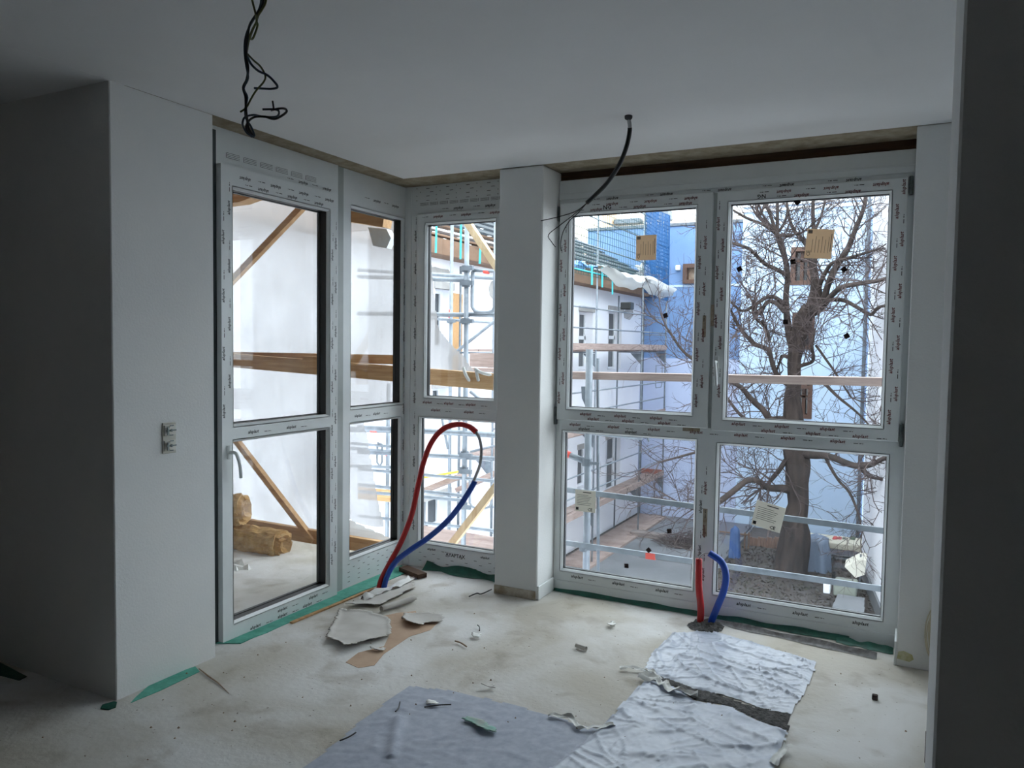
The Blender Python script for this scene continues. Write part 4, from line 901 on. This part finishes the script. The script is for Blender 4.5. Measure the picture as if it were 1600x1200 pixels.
MB().bbox(MF(-3, -.42, EZ-.28), MF(21.3, .02, EZ+.02), .01).build('eaves_board', BRN, hs)
for k in range(3): MB().bbox(MF(-3, -.44+k*.03, EZ+.05+k*.10), MF(21.3, -.3+k*.05, EZ+.09+k*.10), .005).build('roof_batten', WINF if k % 2 else BRN, hs)
# hipped slate roof, its courses built as overlapping bands
rd = MB(); n = 16; slope = 0.62
for k in range(n):
    x0, x1 = XF+0.40-k*0.32, XF+0.40-(k+1)*0.32-.04; z0, z1 = EZ+.30+k*.32*slope, EZ+.30+(k+1)*.32*slope
    yb0, yb1 = 21.3-k*0.32*1.15, 21.3-(k+1)*0.32*1.15
    rd.add([(x0, -3, z0+.03), (x0, yb0, z0+.03), (x1, yb1, z1), (x1, -3, z1), (x0, -3, z0), (x0, yb0, z0)], [(0, 1, 2, 3), (4, 5, 1, 0)])
    rd.add([(x0, yb0, z0+.03), (x1, yb1, z1), (XF-9, yb1, z1), (XF-9, yb0, z0+.03)], [(0, 1, 2, 3)])
tag(rd.build('roof', ROOFT, hs), 'slate grey hipped roof')
# facade scaffold
fs = thing('facade_scaffold', (-4.2, 14, GZ), 'slender scaffold with plank decks standing along the white house', 'scaffold')
XO, XI = -4.2, -4.95
ys_o = [XB(932, 500, XO).y, XB(1004, 500, XO).y, XB(1041, 500, XO).y]; ys_i = [y for y in ys_o]
sy = sorted([ys_o[0]-2.6, ys_o[0]-5.4]+ys_o)
for y in sy:
    MB().tube([(XO, y, GZ), (XO, y, EZ+2.6)], .0245, 8).build('standard', GALV, fs, smooth=True)
    MB().tube([(XI, y, GZ), (XI, y, EZ-.4)], .0245, 8).build('standard', GALVD, fs, smooth=True)
DZ = [1.42, -0.55, -2.62, -4.0]; DZ = [1.42, -0.64, -2.66]
for z in DZ:
    for i in range(len(sy)-1):
        y0, y1 = sy[i], sy[i+1]
        for k in range(2): plank(fs, (XO-.06-.33*k-.12, y0+.02, z), (XO-.06-.33*k-.12, y1-.02, z), .31, .045, WOODG, 'plank')
        plank(fs, (XO+.03, y0, z+.10), (XO+.03, y1, z+.10), .03, .16, WOODG, 'toe_board')
        for dz in (.55, 1.05): MB().tube([(XO+.02, y0, z+dz), (XO+.02, y1, z+dz)], .019, 6).build('guard_rail', GALV, fs, smooth=True)
    for y in sy:
        MB().tube([(XI, y, z-.05), (XO, y, z-.05)], .02, 6).build('transom', GALVD, fs, smooth=True)
        MB().prism([(XO, y-.01, z-.08), (XO-.02, y-.01, z-.42), (XO-.35, y-.01, z-.08)], (0, .02, 0)).build('bracket', GALVD, fs)
plank(fs, (XI, sy[-1]+.02, -2.56), (XO, sy[-1]+.02, -2.56), .03, .16, mat('red_brown_board', (150, 84, 70), 0.8), 'end_board')
for dz in (1.42+.5, 1.42+1.0): MB().tube([(XI, sy[-1], dz), (XO, sy[-1], dz)], .019, 6).build('guard_rail', GALV, fs)
uf = [(XO, sy[-1]-1.0+dy, z) for dy, z in ((0, .95), (0, .35), (.05, .25), (.6, .25), (.68, .35), (.68, .95), (0, .95))]
MB().tube(uf, .014, 6).build('guard_frame', GALV, fs)
plank(fs, (XO-.3, ys_o[0]-.5, -4.02), (XO-.3, ys_o[2], -4.02), .9, .06, WOODG, 'plank')
for (z) in (EZ+.55, EZ+1.25, EZ+1.95): MB().tube([(XO+.02, sy[0], z), (XO+.02, sy[-1], z)], .019, 6).build('guard_rail', GALV, fs, smooth=True)
MB().tube([(XO+.02, sy[0], EZ-.1), (XO+.02, sy[-1], EZ-.1)], .019, 6).build('guard_rail', CYAN, fs, smooth=True)
MB().bbox((XO-.05, ys_o[0]+1.9, 2.55), (XO+.25, ys_o[0]+2.2, 2.75), .02).build('floodlight', GASKET, fs)
# nets: open meshes tied to the scaffold
def net(p00, p10, p11, p01, nu, nv, r, m, label, sag=0.0):
    mb = MB(); P = [Vector(p) for p in (p00, p10, p11, p01)]
    def pt(s, t):
        q = P[0].lerp(P[1], s).lerp(P[3].lerp(P[2], s), t); return q+Vector((sag*math.sin(PI*s*3)*0.3+0.04*noise.noise((s*9, t*9, 1)), 0.05*noise.noise((s*8, t*8, 4)), -sag*math.sin(PI*s)*(t)))
    for i in range(nu+1): mb.tube([pt(i/nu, t/5) for t in range(6)], r, 3, caps=False)
    for j in range(nv+1): mb.tube([pt(s/10, j/nv) for s in range(11)], r, 3, caps=False)
    o = mb.build('safety_net', m, fix=False); return tag(o, label, 'net', None, 'stuff')
net((XO+.04, sy[0], EZ-.2), (XO+.04, ys_o[1], EZ-.2), (XO+.04, ys_o[1], EZ+2.4), (XO+.04, sy[0], EZ+2.4), 60, 14, .007, NETG, 'fine dark green safety net above the eaves, left of the paper label', .05)
net((XO+.04, ys_o[1], EZ-.3), (XO+.04, ys_o[2], EZ-.45), (XO+.04, ys_o[2], EZ+2.3), (XO+.04, ys_o[1], EZ+2.3), 24, 24, .016, NETB, 'bright blue safety net at the far end of the scaffold', .05)
net((XO-.8, ys_o[2], EZ-.3), (XO+.04, ys_o[2], EZ-.3), (XO+.04, ys_o[2], EZ+2.2), (XO-.8, ys_o[2], EZ+2.2), 10, 22, .014, NETB, 'blue safety net closing the scaffold end', .05)
# tarp bundles under the eaves
def bag(name, pts, X, m, label, seed, th=.35):
    P = [XB(u, v, X) for u, v in pts]; n = len(P)//2; V = []; Fc = []; k = 8
    topc = smoothpath(P[:n], 4); botc = smoothpath(list(reversed(P[n:])), 4)
    for i in range(len(topc)):
        for j in range(k+1):
            t = j/k; q = topc[i].lerp(botc[i], t); V.append(q+Vector((th*math.sin(PI*t)*(0.6+0.8*abs(noise.noise((i*0.35, t*3, seed)))), 0.12*noise.noise((i*0.5, j*0.5, seed)), 0.1*noise.noise((i*0.4, j*0.6, seed+4)))))
    for i in range(len(topc)-1):
        for j in range(k): q = i*(k+1)+j; Fc.append((q, q+1, q+k+2, q+k+1))
    return tag(MB().add(V, Fc).build(name, m, smooth=True), label, 'tarp')
bag('bunched_tarp', [(931, 414), (955, 420), (975, 426), (998, 432), (999, 449), (985, 453), (962, 443), (935, 418)], -4.05, TARP, 'white tarp sagging from the eaves, left bundle', 1.)
bag('bunched_tarp', [(995, 432), (1010, 430), (1025, 436), (1042, 446), (1043, 464), (1028, 464), (1010, 456), (997, 438)], -4.0, TARP, 'cream tarp bundle sagging at the scaffold end', 4.)
bag('bunched_tarp', [(885, 408), (900, 409), (915, 412), (928, 414), (928, 418), (915, 420), (900, 417), (885, 417)], -4.3, mat('blue_tarp', (120, 168, 226), 0.5), 'pale blue tarp strip under the roof edge', 7., .15)
bag('bunched_tarp', [(992, 418), (1000, 412), (1008, 415), (1018, 425), (1018, 436), (1008, 432), (1000, 430), (992, 428)], -4.4, TARP, 'small white tarp heap above the bundles', 9., .2)

# ---------------------------------------------------------------- pale blue house at the back of the courtyard
YBK = 21.05
bh = thing('blue_house', (0, YBK, GZ), 'pale blue and white rendered house closing the courtyard behind the bare tree', 'house')
MK = lambda s, d, z: (s, YBK+d, z)
def rk(u0, v0, u1, v1):
    a, b, c, d = YB(u0, v0, YBK), YB(u1, v1, YBK), YB(u0, v1, YBK), YB(u1, v0, YBK)
    return ((a.x+c.x)/2, (b.z+c.z)/2, (b.x+d.x)/2, (a.z+d.z)/2)
low_w = [rk(1070, 414, 1092, 442)]
xs_ = YB(1161, 400, YBK).x; topz = YB(1100, 351, YBK).z
zsp = YB(1060, 560, YBK).z
holed(MK, (-7.2, zsp, xs_, topz), low_w, 0, .4).box(MK(-7.2, .39, GZ), MK(xs_, 6, topz-.4)).build('low_wing', WALLB, bh)
MB().box(MK(-7.2, -.01, GZ), MK(xs_, .38, zsp)).build('low_wing_base', WALLL, bh)
MB().bbox(MK(-7.2, -.05, topz), MK(xs_, .5, topz+.10), .01).build('parapet_cap', GALVD, bh)
MB().bbox(MK(-7.2, -.02, YB(1070, 446, YBK).z-.05), MK(xs_, .0, YB(1070, 446, YBK).z+.02), .004).build('string_line', WALLP, bh)
hi_w = [rk(1238, 388, 1268, 444), rk(1240, 490, 1271, 545), rk(1243, 602, 1268, 652), rk(1236, 700, 1264, 750)]
xe = YB(1352, 600, YBK).x
holed(MK, (xs_, GZ, xe, 6.7), hi_w, -.12, .4).box(MK(xs_, .39, GZ), MK(xe, 6, 6.5)).build('high_wing', WALLP, bh)
for v in (326, 318, 309, 301): zc = YB(1250, v, YBK).z; MB().bbox(MK(xs_-.05, -.30+(v-300)*.004, zc-.05), MK(xe+.05, -.1, zc+.05), .01).build('cornice', WINF, bh)
MB().tube([MK(YB(1349, 600, YBK).x, -.2, GZ), MK(YB(1349, 600, YBK).x, -.2, 6.5)], .05, 8).build('downpipe', GALVD, bh)
for i, r in enumerate(low_w+hi_w):
    o = MB(); w2 = .10; o.loft(MK, [(r[0]-.03, r[1]-.03, r[2]+.03, r[3]+.03, .3), (r[0]-.03, r[1]-.03, r[2]+.03, r[3]+.03, -.15), (r[0]+w2, r[1]+w2, r[2]-w2, r[3]-w2, -.15), (r[0]+w2, r[1]+w2, r[2]-w2, r[3]-w2, .25)])
    if i: o.box(MK((r[0]+r[2])/2-.05, .0, r[1]), MK((r[0]+r[2])/2+.05, .1, r[3])); o.box(MK(r[0], .0, lerp(r[1], r[3], .62)), MK(r[2], .1, lerp(r[1], r[3], .68)))
    wf = o.build('window', WINB, bh); MB().box(MK(r[0], .12, r[1]), MK(r[2], .16, r[3])).build('pane', LITG if i == 0 else DARKG, wf)
r = rk(1057, 415, 1064, 423); MB().bbox(MK(r[0], -.15, r[1]), MK(r[2], 0, r[3]), .02).build('vent_box', WINF, bh)
# distant roofs beyond the low wing
struct_ = thing('distant_building', (-9, 34, 4), 'cream building far behind the blue wing', 'house')
MB().box((-16, 34, GZ), (-3.6, 40, YB(1000, 345, 34).z)).build('wall', mat('cream_render', (236, 222, 202), 0.9), struct_)
MB().bbox((YB(940, 330, 33).x, 33, 4), (YB(953, 330, 33).x, 34, YB(945, 322, 33).z), .02).build('chimney', mat('peach_render', (232, 196, 160), 0.9), struct_)
MB().box((YB(955, 330, 33).x, 33.4, YB(955, 348, 33).z), (YB(995, 330, 33).x, 34, YB(955, 341, 33).z)).build('parapet_rail', GALVD, struct_)
MB().box((YB(1004, 330, 33).x, 33.4, YB(1010, 342, 33).z), (YB(1042, 330, 33).x, 34, YB(1010, 328, 33).z)).build('roof_box', GALVD, struct_)
# white house wing at the right
wr = thing('white_wing', (4, 14, GZ), 'plain white rendered wing at the right edge of the courtyard', 'house')
xa, xb = YB(1352, 700, 17.2).x, YB(1402, 700, 12.2).x
MB().prism([(xa, 17.2, GZ), (xb, 12.2, GZ), (14, 12.2, GZ), (14, 22, GZ), (xa, 22, GZ)], (0, 0, 10.1)).build('wall', WALLF, wr)
MB().prism([(xa-.04, 17.16, GZ), (xb-.04, 12.16, GZ), (xb, 12.2, GZ), (xa, 17.2, GZ)], (0, 0, .35)).build('plinth', PAVE, wr)

# ---------------------------------------------------------------- garden
def boxpx(u0, v0, u1, v1, y, dy, c=.02):
    a, b, cc, d = YB(u0, v0, y), YB(u1, v1, y), YB(u0, v1, y), YB(u1, v0, y)
    return MB().bbox(((a.x+cc.x)/2, y, (b.z+cc.z)/2), ((b.x+d.x)/2, y+dy, (a.z+d.z)/2), c)
sh = thing('garden_shed', (YB(1255, 890, 17.5).x, 17.5, GZ), 'low pale open shelter with a flat slab roof behind the bench', 'shed')
boxpx(1255, 850, 1349, 905, 18.2, .2).build('back_wall', WALLW, sh); boxpx(1254, 848, 1349, 858, 17.6, .9).build('roof_slab', mat('beige_slab', (196, 190, 172), 0.9), sh)
boxpx(1254, 858, 1261, 905, 17.6, .8).build('side_wall', WALLW, sh)
for k in range(9):
    u = 1272+k*7; b_ = boxpx(u, 841+(k*37 % 4), u+8, 849, 17.8+0.05*k, .3, .03)
    tag(b_.build('roof_clutter', mat('red_clutter', (178, 74, 74), 0.8) if k < 6 else mat('green_clutter', (74, 92, 74), 0.8)), 'low reddish heap on the shelter roof' if k < 6 else 'low dark green heap on the shelter roof', 'clutter', 'reddish heaps on the shelter roof' if k < 6 else 'green heaps on the shelter roof')
draped('covered_barbecue', (YB(1276, 880, 16.9).x, 16.9, GZ), .34, .32, .80, mat('blue_grey_cover', (112, 126, 146), 0.4, bump=.6, bscale=3), 'blue-grey tarpaulin cover standing in front of the shelter', 3., 'cover')
bn = thing('garden_bench', (YB(1320, 890, 15.5).x, 15.5, GZ), 'black slatted garden bench beside the white wall', 'bench')
for v in (869.5, 874.5): boxpx(1299, v, 1347, v+3, 15.6, .05, .005).build('slat', GASKET, bn)
for u in (1300, 1340): boxpx(u, 869, u+3, 905, 15.6, .06, .005).build('leg', GASKET, bn)
boxpx(1301, 889, 1345, 893, 15.2, .45, .01).build('seat', GASKET, bn)
for u in (1302, 1338): boxpx(u, 893, u+3, 912, 15.2, .06, .005).build('leg', GASKET, bn)
px_ = YB(1338, 886, 14.6)
pr_ = thing('parasol', (px_.x, 14.6, GZ), 'folded-out cream triangular parasol cloth beside the bench', 'parasol')
MB().prism([YB(1320, 886, 14.6), YB(1344, 874, 14.6), YB(1354, 876, 14.6), YB(1351, 898, 14.6), YB(1337, 903, 14.6)], (0, .25, .1)).build('cloth', mat('cream_cloth', (222, 218, 204), .8), pr_)
MB().tube([YB(1343, 915, 14.7), YB(1345, 866, 14.7)], .02, 6).build('pole', GALVD, pr_)
tag(boxpx(1302, 914, 1338, 933, 13.9, .6).build('storage_chest', mat('grey_green_chest', (128, 134, 124), .7)), 'low grey-green garden chest near the white wall', 'chest')
tag(boxpx(1286, 912, 1297, 928, 13.8, .4).build('white_bin', WINF), 'small white bin left of the chest', 'bin')
for k, v in enumerate((938, 945, 952)): tag(boxpx(1306-k*3, v, 1350, v+5, 13.4-.35*k, .35, .01).build('garden_step', PAVE), ('upper grey garden step by the white wall', 'middle grey garden step by the white wall', 'lowest grey garden step by the white wall')[k], 'step')
fp = thing('board_fence', (YB(1190, 880, 18.5).x, 18.5, GZ), 'brown board fence left of the tree trunk', 'fence')
for k in range(12): boxpx(1171+k*4.3, 839+(k % 3), 1174.8+k*4.3, 884, 18.5+.02*(k % 2), .04, .005).build('board', mat('red_brown_fence', (150, 122, 106), .9, col2=(128, 102, 90), scale=5), fp)
tag(boxpx(1105, 832, 1160, 880, 19.2, 1.5).build('garden_hut', mat('grey_hut', (96, 96, 104), .8)), 'grey garden hut at the left behind the fence', 'hut')
fr = thing('metal_pergola', (YB(1165, 870, 18.0).x, 18, GZ), 'thin dark pergola frame in front of the grey hut', 'pergola')
for u in (1162, 1168): boxpx(u, 832, u+2, 885, 18, .05, .005).build('post', BRN, fr)
boxpx(1100, 831, 1172, 833, 18, .05, .005).build('beam', BRN, fr)
tag(boxpx(984, 833, 1038, 872, 17.6, .3).build('garden_wall', mat('taupe_wall', (128, 118, 114), .9)), 'low taupe garden wall at the foot of the blue house', 'wall')
draped('blue_bag', (YB(1147, 885, 17).x, 17, GZ), .14, .14, .75, mat('blue_plastic', (62, 92, 140), .5), 'small blue bagged heap in the garden left of the tree', 5., 'bag')
tag(MB().box((YB(1040, 850, 18).x, 15.5, GZ+.051), (YB(1095, 850, 18).x+.4, 18, GZ+.075)).build('concrete_slab', PAVE), 'pale concrete slab area left of the garden', 'slab')
# grass and litter of the garden, nobody could count it
g = MB()
for i in range(5200):
    y = random.uniform(11, 18.5); x = random.uniform(-1.6, 2.6); h_ = random.uniform(.01, .07)*(2.2 if i % 23 == 0 else 1); a = random.uniform(0, 6.3); w_ = .03
    dx, dy = math.cos(a)*w_, math.sin(a)*w_; g.add([(x-dx, y-dy, GZ), (x+dx, y+dy, GZ), (x+random.uniform(-.1, .1), y+random.uniform(-.1, .1), GZ+h_)], [(0, 1, 2)])
tag(g.build('dry_grass', mat('dry_grass', (64, 64, 52), .9, col2=(82, 70, 66), scale=1.5), fix=False), 'dry tufts and leaf litter around the tree', 'grass', None, 'stuff')

# ---------------------------------------------------------------- the bare tree
YT = 16.0
bp_ = MB()
for i in range(420):
    c = YB(random.uniform(1040, 1092), 862, 17.2); h_ = random.uniform(0, .45); a = random.uniform(0, PI)
    q = Vector((c.x, 17.2+random.uniform(-.5, .5), GZ+.03+h_*random.random())); bp_.tube([q, q+Vector((math.cos(a)*.35, math.sin(a)*.2, random.uniform(-.02, .15)))], .008, 3, caps=False)
tag(bp_.build('brush_pile', TWIG, fix=False), 'low pile of cut branches left of the garden', 'brush', None, 'stuff')
tr = thing('bare_tree', (YB(1234, 900, YT).x, YT, GZ), 'large leafless tree with a thick forked trunk in the courtyard', 'tree')
pxr = 20.2/FPX
def limb(pts, nm='branch', y0=YT, y1=None, n=7, sub=4):
    y1 = y0 if y1 is None else y1
    P = []; 
    for i, (u, v, wd) in enumerate(pts): P.append((YB(u, v, lerp(y0, y1, i/(len(pts)-1))), wd*pxr/2))
    path = smoothpath([p for p, _ in P], sub); rad = []
    for i in range(len(P)-1):
        for k in range(sub): rad.append(lerp(P[i][1], P[i+1][1], k/sub))
    rad.append(P[-1][1])
    path = [p+Vector((0, 0, 0)) if i == 0 else p+Vector((noise.noise((p.x*2, p.z*2, 1)), noise.noise((p.x*2, p.z*2, 5)), noise.noise((p.x*2, p.z*2, 9))))*min(.05, rad[i]*.5) for i, p in enumerate(path)]
    mb = MB().tube(path, rad, n)
    if nm == 'trunk':
        for i, (p, q) in enumerate(zip(path, rad)):
            for k in range(n):
                v = mb.v[i*n+k]; d = v-p; mb.v[i*n+k] = p+d*(1+.16*noise.noise((k*1.9, p.z*1.1, 3))+.10*math.sin(k*2.1+p.z*.8))
    mb.build(nm, BARK, tr, smooth=True)
    return list(zip(path, rad))
trunk = limb([(1234, 908, 56), (1235, 893, 46), (1238, 865, 42), (1242, 830, 38), (1246, 790, 28), (1247, 760, 30), (1246, 725, 34), (1243, 690, 34), (1240, 655, 28), (1239, 620, 22), (1240, 590, 18), (1242, 562, 18), (1247, 530, 24), (1255, 502, 26), (1264, 478, 18)], 'trunk', n=26, sub=6)
L = []
def B(pts, y1=0.0, y0=0.0): L.append(limb(pts, 'branch', YT+y0, YT+y0+y1))
B([(1264, 485, 18), (1272, 455, 14), (1274, 430, 12), (1270, 405, 10), (1262, 385, 8), (1250, 370, 6), (1241, 360, 5), (1233, 335, 4), (1228, 305, 3)])
B([(1272, 440, 9), (1274, 395, 8), (1271, 360, 6), (1270, 300, 5)], .5)
B([(1271, 362, 5), (1280, 345, 4), (1288, 320, 3), (1292, 295, 2.5)], .6, .3)
B([(1241, 560, 14), (1234, 520, 11), (1229, 480, 9), (1230, 440, 8), (1227, 405, 8), (1219, 380, 9), (1211, 363, 8)], -.4)
B([(1212, 365, 6), (1203, 335, 4.5), (1192, 312, 4), (1180, 290, 3)], -.4, -.4); B([(1213, 364, 6), (1215, 340, 5), (1213, 300, 4)], .2, -.4); B([(1213, 365, 5), (1225, 350, 4), (1231, 330, 4), (1226, 300, 3)], .5, -.4)
B([(1211, 364, 5), (1190, 350, 4), (1165, 340, 4), (1140, 325, 3)], -1, -.4); B([(1215, 368, 4), (1235, 368, 3.5), (1255, 362, 3), (1275, 345, 2.5)], .4, -.3)
B([(1258, 506, 16), (1270, 485, 13), (1285, 470, 11), (1292, 450, 9), (1302, 425, 9), (1315, 405, 8.5), (1328, 380, 7.5), (1340, 350, 6.5), (1350, 320, 5.5), (1356, 290, 5)], -1.2)
B([(1284, 472, 9), (1280, 450, 7), (1290, 425, 6), (1300, 412, 5), (1320, 405, 4.5), (1345, 398, 4), (1372, 390, 3)], -1.2)
B([(1262, 495, 14), (1282, 482, 10), (1300, 462, 8), (1318, 448, 7), (1345, 442, 6), (1375, 439, 5), (1410, 425, 4)], -2.6)
B([(1298, 468, 7), (1320, 470, 5.5), (1340, 480, 5), (1360, 492, 5), (1372, 480, 4), (1390, 478, 3)], -1.6, -.4)
B([(1229, 430, 7), (1212, 420, 6), (1195, 412, 6), (1180, 398, 5), (1168, 388, 5), (1145, 380, 4)], -1, -.3)
B([(1226, 475, 8), (1210, 464, 6), (1195, 466, 6), (1178, 478, 5), (1160, 485, 4), (1140, 470, 3)], -1, -.3); B([(1225, 486, 8), (1212, 474, 6.5), (1198, 472, 6), (1188, 490, 5), (1178, 478, 4)], 1)
B([(1232, 600, 9), (1216, 588, 8), (1206, 566, 7), (1200, 545, 7), (1180, 538, 6.5), (1166, 525, 6), (1152, 505, 5), (1142, 485, 3)], -.8)
B([(1203, 532, 5), (1195, 512, 5), (1180, 495, 4.5), (1176, 485, 4)], -.5, -.4); B([(1235, 560, 7), (1222, 556, 5), (1218, 565, 4), (1210, 590, 3)], .3)
B([(1238, 580, 8), (1252, 572, 6), (1268, 566, 5), (1272, 558, 5), (1269, 540, 4), (1272, 520, 3)], -.6)
B([(1236, 655, 16), (1218, 655, 11), (1202, 655, 10), (1190, 640, 9), (1172, 620, 8), (1155, 604, 7), (1130, 590, 6), (1105, 572, 5), (1080, 560, 4.5), (1060, 540, 4), (1040, 510, 3)], -2)
B([(1236, 765, 16), (1222, 762, 12), (1200, 762, 10), (1185, 752, 9), (1168, 752, 9), (1150, 765, 9), (1130, 780, 9), (1110, 792, 8), (1085, 795, 6), (1060, 785, 4)], -2)
B([(1250, 705, 18), (1268, 712, 12), (1288, 711, 10), (1305, 716, 9.5), (1322, 724, 9), (1342, 729, 8), (1360, 726, 7), (1378, 718, 6), (1400, 712, 5)], -2.8)
B([(1238, 712, 12), (1226, 722, 8), (1215, 738, 7), (1204, 752, 6)], -.3); B([(1345, 732, 5), (1360, 745, 4.5), (1385, 750, 4)], -.6, -1.5)
B([(1275, 540, 4), (1290, 560, 3.5), (1310, 590, 3), (1330, 622, 2.5)], -1); B([(1262, 600, 6), (1285, 598, 5), (1315, 625, 4), (1345, 650, 3), (1370, 680, 2)], -1)
B([(1225, 690, 9), (1205, 680, 7), (1180, 665, 6), (1150, 640, 5), (1120, 600, 3)], 1)
B([(1290, 715, 5), (1310, 750, 4), (1328, 770, 4), (1340, 800, 3), (1348, 830, 2)], -1, -.5)
B([(1235, 700, 8), (1190, 690, 6), (1150, 690, 5), (1110, 700, 4), (1070, 712, 3.5), (1030, 722, 2.5)], -2.5)
tw = MB(); cnt = [0]; cap = [0]
def grow(p, d, L_, r, depth):
    if cnt[0] > cap[0]: return
    cnt[0] += 1
    n = 3; pts = [p]; dd = Vector(d)
    for i in range(n):
        dd = (dd+Vector((random.gauss(0, .22), random.gauss(0, .22), random.gauss(0, .2)+(.04 if depth < 2 else .0)))).normalized(); pts.append(pts[-1]+dd*L_/n)
    tw.tube(pts, [r, r*.85, r*.7, r*.5], 3, caps=False)
    if depth <= 0: return
    for k in range(random.choice((2, 3, 3))):
        i = random.choice((1, 2, 3)); ax = dd.orthogonal().normalized(); ax.rotate(Matrix.Rotation(random.uniform(0, 2*PI), 3, dd))
        nd = (dd+ax*random.uniform(.5, 1.1)).normalized()
        grow(pts[i], nd, L_*random.uniform(.5, .75), max(.0045, r*.62), depth-1)
for br in L:
    m_ = len(br); cap[0] = cnt[0]+int(820*min(1.6, m_/22))
    for i in range(3, m_):
        p, r = br[i]
        if random.random() < .62+(.3 if i > m_*.6 else 0):
            d0 = (br[i][0]-br[i-1][0]).normalized(); ax = d0.orthogonal().normalized(); ax.rotate(Matrix.Rotation(random.uniform(0, 2*PI), 3, d0))
            grow(p, (d0*.5+ax*.9+Vector((0, 0, .15))).normalized(), random.uniform(.5, 1.15), min(.018, max(.008, r*.4)), 3)
    p, r = br[-1]; d0 = (br[-1][0]-br[-2][0]).normalized()
    for k in range(3): grow(p, (d0+Vector((random.gauss(0, .4), random.gauss(0, .4), random.gauss(0, .4)))).normalized(), .9, max(.008, r*.7), 3)
print('twigs', cnt[0])
o = tw.build('twigs', TWIG, tr, fix=False); o['kind'] = 'stuff'
